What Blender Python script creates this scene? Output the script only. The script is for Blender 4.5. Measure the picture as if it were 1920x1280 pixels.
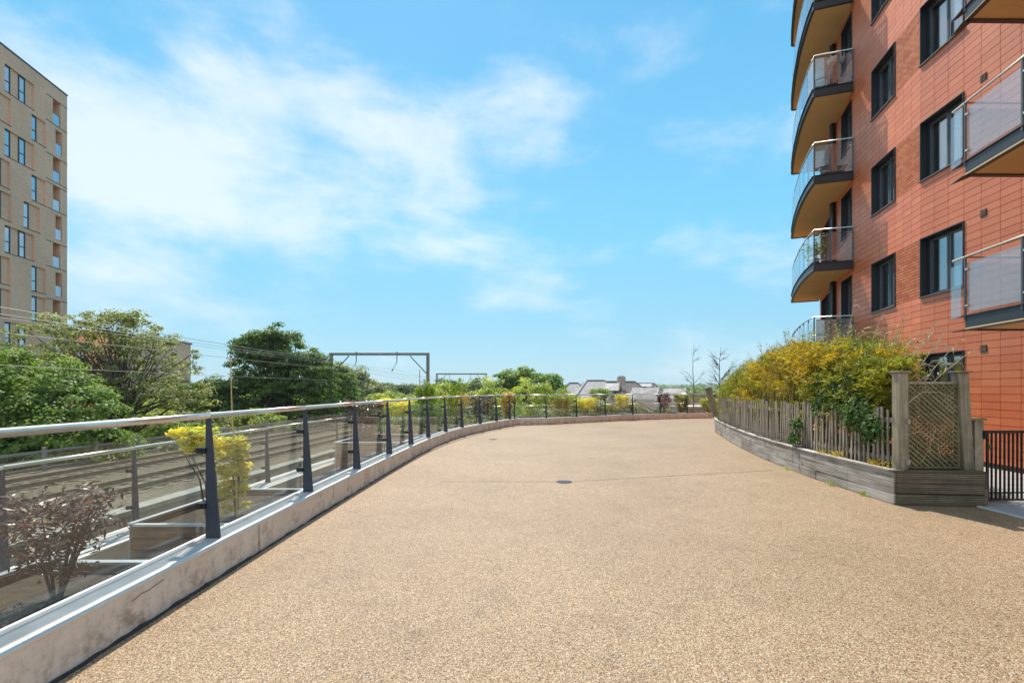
import bpy, math, random
import numpy as np
from mathutils import Vector, Matrix, noise as mnoise
random.seed(11); rng = np.random.default_rng(11)
R = math.radians
S = bpy.context.scene
for o in list(bpy.data.objects): bpy.data.objects.remove(o)
COL = S.collection

# ------------------------------------------------------------------ camera
cd = bpy.data.cameras.new('camera'); cam = bpy.data.objects.new('camera', cd); COL.objects.link(cam)
cam.location = (0, 0, 1.65); cam.rotation_euler = (R(90), 0, 0)
cd.lens = 17.0; cd.sensor_width = 36; cd.shift_y = 91/1920; cd.clip_start = .05; cd.clip_end = 6000
S.camera = cam
S.render.resolution_x = 1024; S.render.resolution_y = 682

# ------------------------------------------------------------------ sun
SUN_AZ, SUN_EL = 14, 55          # degrees left of straight ahead, above the horizon
sv = Vector((-math.sin(R(SUN_AZ))*math.cos(R(SUN_EL)), math.cos(R(SUN_AZ))*math.cos(R(SUN_EL)), math.sin(R(SUN_EL))))
ld = bpy.data.lights.new('sun', 'SUN'); ld.energy = 4.5; ld.angle = R(.6); ld.color = (1, .92, .80)
sun = bpy.data.objects.new('sun', ld); COL.objects.link(sun)
sun.rotation_euler = sv.to_track_quat('Z', 'Y').to_euler(); sun.location = (0, 0, 60)

# ------------------------------------------------------------------ world
W = bpy.data.worlds.new('World'); S.world = W; W.use_nodes = True
nt = W.node_tree; nt.nodes.clear()
def wn(t, **k):
    n = nt.nodes.new(t)
    for a, b in k.items(): setattr(n, a, b)
    return n
def wmath(op, a, b=None, clamp=False):
    n = wn('ShaderNodeMath', operation=op, use_clamp=clamp)
    for i, v in enumerate((a, b)):
        if v is None: continue
        if isinstance(v, (int, float)): n.inputs[i].default_value = v
        else: nt.links.new(v, n.inputs[i])
    return n.outputs[0]
sky = wn('ShaderNodeTexSky', sky_type='NISHITA'); sky.sun_disc = False
sky.sun_elevation = R(SUN_EL); sky.sun_rotation = R(-SUN_AZ)
sky.altitude = 50; sky.air_density = 1.0; sky.dust_density = .6; sky.ozone_density = 1.2
tc = wn('ShaderNodeTexCoord')
mp = wn('ShaderNodeMapping'); mp.inputs['Scale'].default_value = (1.0, 1.0, 2.3)
nt.links.new(tc.outputs['Generated'], mp.inputs[0])
n1 = wn('ShaderNodeTexNoise'); n1.inputs['Scale'].default_value = 3.3; n1.inputs['Detail'].default_value = 9
n1.inputs['Roughness'].default_value = .56; n1.inputs['Distortion'].default_value = .25
nt.links.new(mp.outputs[0], n1.inputs['Vector'])
n2 = wn('ShaderNodeTexNoise'); n2.inputs['Scale'].default_value = 7; n2.inputs['Detail'].default_value = 8
n2.inputs['Roughness'].default_value = .6
nt.links.new(mp.outputs[0], n2.inputs['Vector'])
sep = wn('ShaderNodeSeparateXYZ'); nt.links.new(tc.outputs['Generated'], sep.inputs[0])
def dirv(u, v): return Vector((u-960, 907, 731-v)).normalized()
# cloud banks: direction (pixel of the photo), angular half sizes, weight
banks = [(330, 330, .34, .12, .95), (800, 225, .22, .085, .85), (150, 190, .26, .10, .42), (1000, 200, .12, .035, .28),
         (640, 60, .2, .05, .16), (900, 455, .20, .035, .42), (190, 500, .24, .05, .5), (1420, 470, .20, .07, .22),
         (420, 90, .10, .12, .42), (1120, 100, .2, .05, .16), (700, 590, .55, .05, .16)]
tot = None
for (u, v, ru, rv, w) in banks:
    d = dirv(u, v)
    rt = Vector((d.y, -d.x, 0)).normalized()
    sb = wn('ShaderNodeVectorMath', operation='SUBTRACT'); nt.links.new(tc.outputs['Generated'], sb.inputs[0]); sb.inputs[1].default_value = d
    dt = wn('ShaderNodeVectorMath', operation='DOT_PRODUCT'); nt.links.new(sb.outputs[0], dt.inputs[0]); dt.inputs[1].default_value = rt
    sz = wn('ShaderNodeSeparateXYZ'); nt.links.new(sb.outputs[0], sz.inputs[0])
    a = wmath('POWER', wmath('ABSOLUTE', wmath('DIVIDE', dt.outputs['Value'], ru)), 2.0)
    b = wmath('POWER', wmath('ABSOLUTE', wmath('DIVIDE', sz.outputs[2], rv)), 2.0)
    fw = wmath('GREATER_THAN', sep.outputs[1], 0.0)
    g = wmath('MULTIPLY', wmath('MULTIPLY', wmath('EXPONENT', wmath('MULTIPLY', wmath('ADD', a, b), -1.0)), w), fw)
    tot = g if tot is None else wmath('ADD', tot, g)
nse = wmath('ADD', wmath('MULTIPLY', wmath('SUBTRACT', n1.outputs[0], .5), 2.3), wmath('MULTIPLY', wmath('SUBTRACT', n2.outputs[0], .5), .9))
back = wmath('MULTIPLY', wmath('SUBTRACT', 0.0, sep.outputs[1], True), 1.5)     # more broken cloud behind the viewer
dens = wmath('ADD', wmath('ADD', wmath('MULTIPLY', tot, .74), wmath('MULTIPLY', nse, .86)), back)
mr = wn('ShaderNodeMapRange', interpolation_type='SMOOTHSTEP'); nt.links.new(dens, mr.inputs[0])
mr.inputs[1].default_value = .02; mr.inputs[2].default_value = .92; mr.inputs[3].default_value = 0; mr.inputs[4].default_value = .72
# sky colour: the physical sky, a little more cyan as in the photograph
tint = wn('ShaderNodeMix', data_type='RGBA', blend_type='MULTIPLY'); tint.inputs[0].default_value = 1
nt.links.new(sky.outputs[0], tint.inputs[6]); tint.inputs[7].default_value = (.95, 1.05, 1.1, 1)
el = wn('ShaderNodeValToRGB'); nt.links.new(sep.outputs[2], el.inputs[0]); cr = el.color_ramp
cr.elements[0].position = 0; cr.elements[0].color = (.40, .62, .77, 1); cr.elements[1].position = 1; cr.elements[1].color = (.07, .36, .74, 1)
for p_, c_ in ((.12, (.30, .62, .81)), (.3, (.22, .64, .93)), (.6, (.13, .50, .86))):
    e_ = cr.elements.new(p_); e_.color = (*c_, 1)
elb = wn('ShaderNodeMix', data_type='RGBA', blend_type='MULTIPLY'); elb.inputs[0].default_value = 1
nt.links.new(el.outputs[0], elb.inputs[6]); elb.inputs[7].default_value = (5.15, 5.5, 5.45, 1)
sb2 = wn('ShaderNodeMix', data_type='RGBA'); sb2.inputs[0].default_value = .86
nt.links.new(tint.outputs[2], sb2.inputs[6]); nt.links.new(elb.outputs[2], sb2.inputs[7])
cl = wn('ShaderNodeMix', data_type='RGBA'); nt.links.new(mr.outputs[0], cl.inputs[0])
nt.links.new(sb2.outputs[2], cl.inputs[6]); cl.inputs[7].default_value = (5.3, 5.55, 5.8, 1)
bg = wn('ShaderNodeBackground'); bg.inputs[1].default_value = .15
nt.links.new(cl.outputs[2], bg.inputs[0])
wo = wn('ShaderNodeOutputWorld'); nt.links.new(bg.outputs[0], wo.inputs[0])

S.view_settings.view_transform = 'Standard'; S.view_settings.look = 'None'
S.view_settings.gamma = 1; S.view_settings.exposure = 0.36; S.view_settings.use_curve_mapping = False
S.render.engine = 'CYCLES'
S.cycles.max_bounces = 8; S.cycles.transparent_max_bounces = 24; S.cycles.glossy_bounces = 4
S.cycles.caustics_reflective = False; S.cycles.caustics_refractive = False

# ------------------------------------------------------------------ materials
def mat_base(name):
    m = bpy.data.materials.new(name); m.use_nodes = True
    t = m.node_tree; b = t.nodes['Principled BSDF']
    return m, t, b
def ramp(t, fac, stops):
    r = t.nodes.new('ShaderNodeValToRGB'); cr = r.color_ramp
    while len(cr.elements) > 1: cr.elements.remove(cr.elements[-1])
    cr.elements[0].position = stops[0][0]; cr.elements[0].color = (*stops[0][1], 1)
    for p, c in stops[1:]:
        e = cr.elements.new(p); e.color = (*c, 1)
    t.links.new(fac, r.inputs[0]); return r.outputs[0]
def pos(t, scale=(1, 1, 1)):
    g = t.nodes.new('ShaderNodeNewGeometry'); m = t.nodes.new('ShaderNodeMapping')
    m.inputs['Scale'].default_value = scale; t.links.new(g.outputs['Position'], m.inputs[0]); return m.outputs[0]
def noise(t, sc, det=4, rough=.55, vec=None, dist=0):
    n = t.nodes.new('ShaderNodeTexNoise'); n.inputs['Scale'].default_value = sc
    n.inputs['Detail'].default_value = det; n.inputs['Roughness'].default_value = rough; n.inputs['Distortion'].default_value = dist
    t.links.new(vec if vec is not None else pos(t), n.inputs['Vector']); return n.outputs[0]
def mix(t, f, a, b, mode='MIX'):
    m = t.nodes.new('ShaderNodeMix'); m.data_type = 'RGBA'; m.blend_type = mode
    if isinstance(f, (int, float)): m.inputs[0].default_value = f
    else: t.links.new(f, m.inputs[0])
    for i, v in ((6, a), (7, b)):
        if isinstance(v, tuple): m.inputs[i].default_value = (*v, 1)
        else: t.links.new(v, m.inputs[i])
    return m.outputs[2]
def bump(t, b, h, s, d=.01):
    n = t.nodes.new('ShaderNodeBump'); n.inputs['Strength'].default_value = s; n.inputs['Distance'].default_value = d
    t.links.new(h, n.inputs['Height']); t.links.new(n.outputs[0], b.inputs['Normal'])
def mth(t, op, a, b=None, clamp=False):
    n = t.nodes.new('ShaderNodeMath'); n.operation = op; n.use_clamp = clamp
    for i, v in enumerate((a, b)):
        if v is None: continue
        if isinstance(v, (int, float)): n.inputs[i].default_value = v
        else: t.links.new(v, n.inputs[i])
    return n.outputs[0]
def simple(name, c1, c2=None, sc=3, rough=.7, metal=0, bs=0, bsc=40, bd=.005, spec=.5, scale=(1, 1, 1), det=5):
    m, t, b = mat_base(name)
    if c2 is None: c2 = tuple(x*.8 for x in c1)
    f = noise(t, sc, det, .6, pos(t, scale))
    t.links.new(ramp(t, f, [(.3, c1), (.7, c2)]), b.inputs['Base Color'])
    b.inputs['Roughness'].default_value = rough; b.inputs['Metallic'].default_value = metal
    b.inputs['Specular IOR Level'].default_value = spec
    if bs: bump(t, b, noise(t, bsc, 4, .6, pos(t, scale)), bs, bd)
    return m
MT = {}
# resin bound gravel
m, t, b = mat_base('resin_bound_gravel')
v = t.nodes.new('ShaderNodeTexVoronoi'); v.inputs['Scale'].default_value = 135; t.links.new(pos(t), v.inputs['Vector'])
sp = t.nodes.new('ShaderNodeSeparateColor'); t.links.new(v.outputs['Color'], sp.inputs[0])
c = ramp(t, sp.outputs[0], [(0, (.11, .07, .038)), (.12, (.245, .155, .082)), (.34, (.40, .265, .145)), (.6, (.50, .345, .195)), (.82, (.585, .43, .275)), (.93, (.76, .67, .52)), (1, (.46, .42, .36))])
big = noise(t, .35, 5, .6); mid = noise(t, 2.2, 5, .65)
c = mix(t, 1.0, c, ramp(t, big, [(.3, (.80, .765, .72)), (.5, (.94, .915, .89)), (.7, (1.04, 1.01, .98))]), 'MULTIPLY')
c = mix(t, 1.0, c, ramp(t, mid, [(.28, (.80, .79, .77)), (.42, (.97, .97, .96)), (.5, (1, 1, 1)), (.75, (1.05, 1.04, 1.02))]), 'MULTIPLY')
gap = ramp(t, v.outputs['Distance'], [(.0, (1.1, 1.1, 1.1)), (.35, (.98, .97, .96)), (.75, (.50, .45, .38))])
c = mix(t, 1.0, c, gap, 'MULTIPLY')
spk = t.nodes.new('ShaderNodeTexVoronoi'); spk.inputs['Scale'].default_value = 1.1; t.links.new(pos(t), spk.inputs['Vector'])
c = mix(t, mth(t, 'LESS_THAN', spk.outputs['Distance'], .018), c, (.6, .55, .48))
t.links.new(c, b.inputs['Base Color']); b.inputs['Roughness'].default_value = .62
inv = mth(t, 'SUBTRACT', 1.0, v.outputs['Distance']); bump(t, b, inv, .55, .006)
MT['gravel'] = m
# render of the kerb: pinkish white with damp stains
m, t, b = mat_base('painted_render')
vec = pos(t)
g = t.nodes.new('ShaderNodeSeparateXYZ'); t.links.new(vec, g.inputs[0])
f1 = noise(t, 1.8, 7, .7); f2 = noise(t, 9, 8, .75); f3 = noise(t, 3.5, 6, .7, pos(t, (1, 1, .25)))
c = ramp(t, f1, [(.3, (.68, .60, .52)), (.5, (.78, .70, .62)), (.7, (.84, .77, .69))])
grime = ramp(t, f2, [(.40, (1, 1, 1)), (.50, (.80, .76, .71)), (.57, (.46, .41, .35)), (.66, (.27, .23, .19))])
low = t.nodes.new('ShaderNodeMapRange'); t.links.new(g.outputs[2], low.inputs[0])
low.inputs[1].default_value = .30; low.inputs[2].default_value = .0; low.inputs[3].default_value = .35; low.inputs[4].default_value = 1
mask = mth(t, 'MULTIPLY', mth(t, 'MULTIPLY', ramp(t, f1, [(.38, (0, 0, 0)), (.46, (1, 1, 1))]), low.outputs[0]), ramp(t, f3, [(.38, (0, 0, 0)), (.55, (1, 1, 1))]))
c = mix(t, mask, c, mix(t, 1.0, c, grime, 'MULTIPLY'))
t.links.new(c, b.inputs['Base Color']); b.inputs['Roughness'].default_value = .85
bump(t, b, f2, .25, .006); MT['render'] = m
MT['coping_white'] = simple('coping_paint', (.78, .75, .70), (.66, .63, .58), 6, .75, bs=.2, bsc=60)
MT['coping_grey'] = simple('coping_membrane', (.50, .475, .44), (.68, .65, .61), 5, .8, bs=.3, bsc=50, det=8)
MT['tar'] = simple('bitumen', (.012, .012, .012), (.03, .028, .026), 20, .6, bs=.6, bsc=60)
MT['fin'] = simple('fin_paint', (.040, .047, .068), (.050, .058, .082), 8, .45, bs=.08, bsc=80)
MT['black'] = simple('black_metal', (.012, .012, .014), (.02, .02, .022), 12, .45)
MT['frame'] = simple('frame_grey', (.028, .031, .040), (.036, .04, .05), 5, .4)
MT['framel'] = simple('sash_grey', (.12, .13, .15), (.15, .16, .18), 5, .4)
MT['steel'] = simple('brushed_steel', (.80, .745, .67), (.70, .65, .585), 14, .36, 1, scale=(1, 1, 1))
MT['galv'] = simple('galvanised_steel', (.22, .21, .20), (.32, .31, .30), 2, .6, .35)
MT['capmetal'] = simple('cap_metal', (.55, .56, .57), (.42, .43, .44), 6, .4, .6)
MT['soil'] = simple('soil', (.045, .032, .022), (.10, .075, .05), 12, .95, bs=.9, bsc=40, bd=.03)
MT['ballast'] = simple('ballast', (.10, .078, .05), (.27, .215, .15), 9, .95, bs=1, bsc=14, bd=.06, det=9)
MT['concrete'] = simple('old_concrete', (.30, .28, .245), (.44, .41, .37), 2.5, .9, bs=.3, bsc=25)
MT['tanwall'] = simple('tan_block_wall', (.24, .19, .135), (.32, .26, .19), 2.2, .9, bs=.3, bsc=30)
MT['rust'] = simple('rail_steel', (.22, .15, .10), (.33, .27, .22), 5, .5, .5)
MT['sleeper'] = simple('sleeper_concrete', (.20, .17, .13), (.30, .26, .20), 3, .9)
MT['slab'] = simple('grey_slab', (.33, .33, .345), (.42, .42, .43), 2.5, .8, bs=.15, bsc=50)
MT['whiteboard'] = simple('white_paint', (.7, .7, .69), (.62, .62, .6), 4, .6)
MT['soffit'] = simple('soffit_board', (.74, .52, .25), (.80, .58, .30), 1.5, .8, bs=.1, bsc=60)
MT['room'] = simple('room_wall', (.22, .21, .195), (.30, .285, .265), 2, .9)
MT['curtain'] = simple('curtain', (.58, .56, .52), (.72, .70, .66), 3, .9, scale=(1, 14, .3), bs=.4, bsc=6, bd=.03)
MT['ground'] = simple('grassland', (.05, .075, .025), (.10, .12, .045), .08, .95, bs=.6, bsc=2, bd=.3, det=8)
MT['hill'] = simple('far_fields', (.055, .085, .05), (.14, .155, .085), .006, .95, det=10)
MT['bark'] = simple('bark', (.10, .085, .065), (.20, .175, .14), 4, .9, scale=(3, 3, .6), bs=.6, bsc=12, bd=.03)
MT['barkdark'] = simple('bark_dark', (.055, .045, .038), (.11, .095, .08), 6, .9, scale=(3, 3, .6))
MT['bamboo'] = simple('bamboo_cane', (.52, .36, .12), (.62, .46, .20), 6, .5)
MT['straw'] = simple('dry_straw', (.55, .44, .26), (.66, .56, .38), 9, .8)
MT['plastic_green'] = simple('green_plastic', (.02, .06, .05), (.03, .08, .06), 5, .45)
MT['plastic_white'] = simple('white_plastic', (.72, .71, .66), (.66, .65, .6), 5, .5)
MT['fabric_grey'] = simple('grey_fabric', (.22, .22, .24), (.30, .30, .32), 5, .9)
MT['fabric_navy'] = simple('navy_fabric', (.03, .04, .08), (.05, .06, .10), 5, .9)
MT['screen_grey'] = simple('grey_screen', (.20, .20, .205), (.25, .25, .255), 3, .7)
MT['roofgrey'] = None

def timber(name, c1, c2, c3, along=(0.6, 0.6, 9), groove=None, moss=0):
    m, t, b = mat_base(name)
    f = noise(t, 2.2, 7, .68, pos(t, along)); f2 = noise(t, 1.3, 5, .65)
    c = ramp(t, f, [(.28, c1), (.5, c2), (.72, c3)])
    c = mix(t, 1.0, c, ramp(t, f2, [(.3, (.62, .58, .55)), (.5, (1, 1, 1)), (.7, (1.12, 1.12, 1.12))]), 'MULTIPLY')
    if moss: c = mix(t, mth(t, 'MULTIPLY', ramp(t, noise(t, 4, 6, .7), [(.45, (0, 0, 0)), (.65, (1, 1, 1))]), moss), c, (.07, .08, .03))
    oi = t.nodes.new('ShaderNodeObjectInfo')
    c = mix(t, 1.0, c, ramp(t, oi.outputs['Random'], [(0, (.78, .76, .74)), (1, (1.12, 1.12, 1.12))]), 'MULTIPLY')
    h = f
    if groove:
        g = t.nodes.new('ShaderNodeSeparateXYZ'); t.links.new(pos(t), g.inputs[0])
        w = mth(t, 'SINE', mth(t, 'MULTIPLY', g.outputs[2], 2*math.pi/groove))
        gm = t.nodes.new('ShaderNodeMapRange'); t.links.new(w, gm.inputs[0]); gm.inputs[1].default_value = -.9; gm.inputs[2].default_value = -.2
        c = mix(t, mth(t, 'MULTIPLY', mth(t, 'SUBTRACT', 1.0, gm.outputs[0]), .75), c, (.03, .025, .02))
        h = mth(t, 'ADD', gm.outputs[0], mth(t, 'MULTIPLY', f, .3))
    t.links.new(c, b.inputs['Base Color']); b.inputs['Roughness'].default_value = .85
    bump(t, b, h, .6, .006); return m
MT['deck'] = timber('weathered_grooved_board', (.19, .16, .13), (.46, .42, .375), (.72, .69, .645), groove=.026)
MT['deckdark'] = timber('shaded_grooved_board', (.11, .085, .055), (.21, .17, .115), (.32, .27, .195), groove=.026, moss=.35)  # darker copy of the grooved board, the front face's shade put into its colour
MT['picket'] = timber('picket_timber', (.20, .155, .12), (.36, .30, .24), (.50, .44, .37), along=(9, 9, .6))
MT['post'] = timber('post_timber', (.17, .14, .09), (.31, .26, .185), (.44, .38, .28), along=(9, 9, .5), moss=.35)
MT['lattice'] = timber('lattice_timber', (.12, .105, .05), (.22, .19, .095), (.32, .27, .155), along=(5, 5, 5), moss=.5)
MT['planterwood'] = timber('planter_board', (.13, .085, .06), (.24, .165, .115), (.33, .25, .18))

def tilemat(name, stops, rough, vary=.2, spec=.5):
    m, t, b = mat_base(name)
    oi = t.nodes.new('ShaderNodeObjectInfo'); g = t.nodes.new('ShaderNodeNewGeometry')
    r = mth(t, 'FRACT', mth(t, 'ADD', oi.outputs['Random'], g.outputs['Random Per Island']))
    c = ramp(t, r, stops)
    f = noise(t, .6, 5, .6); f2 = noise(t, 14, 5, .6)
    c = mix(t, 1.0, c, ramp(t, f, [(.3, (1-vary, 1-vary, 1-vary)), (.7, (1.05, 1.05, 1.05))]), 'MULTIPLY')
    c = mix(t, 1.0, c, ramp(t, f2, [(.3, (.93, .93, .93)), (.7, (1.03, 1.03, 1.03))]), 'MULTIPLY')
    t.links.new(c, b.inputs['Base Color']); b.inputs['Roughness'].default_value = rough; b.inputs['Specular IOR Level'].default_value = spec
    bump(t, b, f2, .06, .004); return m
MT['tile'] = tilemat('terracotta_tile', [(0, (.76, .185, .065)), (.3, (.80, .20, .072)), (.7, (.83, .22, .082)), (1, (.86, .245, .095))], .48, .14, .9)
MT['brick'] = tilemat('orange_red_brick', [(0, (.50, .12, .05)), (.5, (.60, .17, .07)), (1, (.66, .22, .09))], .8, .15)
MT['mortar'] = simple('mortar', (.36, .26, .17), (.46, .34, .23), 6, .95)
m, t, b = mat_base('tan_brick')
bt = t.nodes.new('ShaderNodeTexBrick')
tcn = t.nodes.new('ShaderNodeTexCoord'); rot = t.nodes.new('ShaderNodeMapping'); t.links.new(tcn.outputs['Object'], rot.inputs[0])
cx = t.nodes.new('ShaderNodeSeparateXYZ'); t.links.new(rot.outputs[0], cx.inputs[0])
cb = t.nodes.new('ShaderNodeCombineXYZ'); t.links.new(mth(t, 'ADD', cx.outputs[0], cx.outputs[1]), cb.inputs[0]); t.links.new(cx.outputs[2], cb.inputs[1])
t.links.new(cb.outputs[0], bt.inputs['Vector']); bt.inputs['Scale'].default_value = 1
bt.inputs['Brick Width'].default_value = .225; bt.inputs['Row Height'].default_value = .075; bt.inputs['Mortar Size'].default_value = .008
bt.inputs['Color1'].default_value = (.92, .56, .37, 1); bt.inputs['Color2'].default_value = (.80, .46, .30, 1); bt.inputs['Mortar'].default_value = (.78, .54, .41, 1)
c = mix(t, 1.0, bt.outputs[0], ramp(t, noise(t, .25, 5), [(.3, (.9, .9, .9)), (.7, (1.08, 1.08, 1.08))]), 'MULTIPLY')
t.links.new(c, b.inputs['Base Color']); b.inputs['Roughness'].default_value = .9; MT['tanbrick'] = m
# slate roofs, streaked
m, t, b = mat_base('weathered_slate')
f = noise(t, 1.2, 8, .7, pos(t, (2.2, 2.2, .35))); f2 = noise(t, .4, 4)
c = ramp(t, f, [(.25, (.20, .19, .18)), (.5, (.36, .35, .335)), (.75, (.54, .53, .51))])
t.links.new(c, b.inputs['Base Color']); b.inputs['Roughness'].default_value = .7; MT['slate'] = m
MT['slatedark'] = simple('brown_slate', (.14, .125, .11), (.23, .21, .19), 1.5, .8, scale=(2, 2, .4), det=8)

def glassmat(name, tintc, ior, rough=0.0, film=0.0):
    m = bpy.data.materials.new(name); m.use_nodes = True; t = m.node_tree; t.nodes.clear()
    tr = t.nodes.new('ShaderNodeBsdfTransparent'); tr.inputs[0].default_value = (*tintc, 1)
    gl = t.nodes.new('ShaderNodeBsdfGlossy'); gl.inputs['Roughness'].default_value = rough
    gl.inputs[0].default_value = (.97, .98, 1, 1)
    lw_ = t.nodes.new('ShaderNodeLayerWeight'); lw_.inputs[0].default_value = .5
    f0 = ((ior-1)/(ior+1))**2
    fr = mth(t, 'ADD', mth(t, 'MULTIPLY', mth(t, 'POWER', lw_.outputs['Facing'], 5.0), 1-f0), f0)
    mx = t.nodes.new('ShaderNodeMixShader'); t.links.new(fr, mx.inputs[0])
    t.links.new(tr.outputs[0], mx.inputs[1]); t.links.new(gl.outputs[0], mx.inputs[2])
    out = mx.outputs[0]
    if film:
        df = t.nodes.new('ShaderNodeBsdfDiffuse'); df.inputs[0].default_value = (.6, .6, .58, 1)
        m2 = t.nodes.new('ShaderNodeMixShader')
        f = noise(t, 3, 7, .7, pos(t, (1, 1, .5)))
        r = ramp(t, f, [(.35, (film*.2,)*3), (.6, (film,)*3), (.8, (film*2.2,)*3)])
        t.links.new(r, m2.inputs[0]); t.links.new(out, m2.inputs[1]); t.links.new(df.outputs[0], m2.inputs[2]); out = m2.outputs[0]
    o = t.nodes.new('ShaderNodeOutputMaterial'); t.links.new(out, o.inputs[0]); return m
MT['glass'] = glassmat('balustrade_glass', (.94, .965, .95), 1.52, 0, .02)
MT['balcglass'] = glassmat('balcony_glass', (.88, .94, .96), 2.3, 0, .05)
MT['winglass'] = glassmat('window_glass', (.75, .78, .8), 3.2, 0)
MT['towerglass'] = glassmat('tower_window_glass', (.5, .55, .65), 5.0, 0)

def leafmat(name, stops, rough=.55, trans=.45, clump=.45):
    m = bpy.data.materials.new(name); m.use_nodes = True; t = m.node_tree; t.nodes.clear()
    g = t.nodes.new('ShaderNodeNewGeometry')
    c = ramp(t, g.outputs['Random Per Island'], stops)
    f = noise(t, clump, 5, .6)
    c = mix(t, 1.0, c, ramp(t, f, [(.3, (.66, .74, .66)), (.5, (1.0, 1.0, 1.0)), (.7, (1.42, 1.28, 1.1))]), 'MULTIPLY')
    pb = t.nodes.new('ShaderNodeBsdfPrincipled'); t.links.new(c, pb.inputs['Base Color']); pb.inputs['Roughness'].default_value = rough
    pb.inputs['Specular IOR Level'].default_value = .4
    tl = t.nodes.new('ShaderNodeBsdfTranslucent')
    c2 = mix(t, 1.0, c, (1.25, 1.45, .6), 'MULTIPLY'); t.links.new(c2, tl.inputs[0])
    mx = t.nodes.new('ShaderNodeMixShader'); mx.inputs[0].default_value = trans
    t.links.new(pb.outputs[0], mx.inputs[1]); t.links.new(tl.outputs[0], mx.inputs[2])
    o = t.nodes.new('ShaderNodeOutputMaterial'); t.links.new(mx.outputs[0], o.inputs[0]); return m
G = lambda r, g, b: (r, g, b)
MT['leaf_mid'] = leafmat('leaf_mid_green', [(0, (0.110, 0.187, 0.038)), (.5, (0.204, 0.299, 0.063)), (1, (0.377, 0.449, 0.127))])
MT['leaf_dark'] = leafmat('leaf_dark_green', [(0, (0.069, 0.130, 0.034)), (.5, (0.132, 0.212, 0.049)), (1, (0.268, 0.348, 0.097))])
MT['leaf_grey'] = leafmat('leaf_grey_green', [(0, (0.158, 0.187, 0.071)), (.5, (0.282, 0.299, 0.127)), (1, (0.503, 0.475, 0.252))])
MT['leaf_light'] = leafmat('leaf_light_green', [(0, (0.233, 0.338, 0.055)), (.5, (0.436, 0.517, 0.097)), (1, (0.732, 0.612, 0.277))])
MT['leaf_far'] = leafmat('leaf_far_green', [(0, (0.134, 0.194, 0.070)), (1, (0.300, 0.338, 0.125))])
MT['leaf_bamboo'] = leafmat('leaf_golden_bamboo', [(0, (.20, .15, .015)), (.25, (.42, .29, .03)), (.5, (.62, .39, .035)), (.7, (.34, .33, .03)), (.85, (.72, .44, .05)), (1, (.85, .62, .16))], .6, .45, .9)
MT['leaf_bamboo_g'] = leafmat('leaf_green_bamboo', [(0, (.13, .14, .018)), (.5, (.27, .27, .03)), (1, (.46, .40, .06))], .6, .4, .9)
MT['leaf_ivy'] = leafmat('leaf_ivy', [(0, (.03, .075, .012)), (.6, (.055, .125, .02)), (1, (.12, .22, .05))], .6, .35, 2)
MT['leaf_yellow'] = leafmat('leaf_yellow_maple', [(0, (.46, .50, .05)), (.5, (.78, .70, .12)), (.85, (.86, .64, .16)), (1, (.86, .52, .18))], .6, .5, 3)
MT['leaf_orange'] = leafmat('leaf_orange_maple', [(0, (.55, .38, .05)), (.6, (.68, .42, .10)), (1, (.75, .40, .16))], .5, .45, 3)
MT['leaf_red'] = leafmat('leaf_red_maple', [(0, (.06, .028, .030)), (.6, (.12, .06, .06)), (.90, (.22, .14, .14)), (1, (.45, .12, .04))], .34, .2, 3)
MT['leaf_acid'] = leafmat('leaf_acid_green', [(0, (.18, .26, .02)), (1, (.36, .42, .04))], .5, .4, 3)
MT['leaf_pale'] = leafmat('leaf_pale', [(0, (.14, .2, .07)), (.7, (.25, .3, .13)), (1, (.7, .68, .5))], .5, .3, 3)

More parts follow.
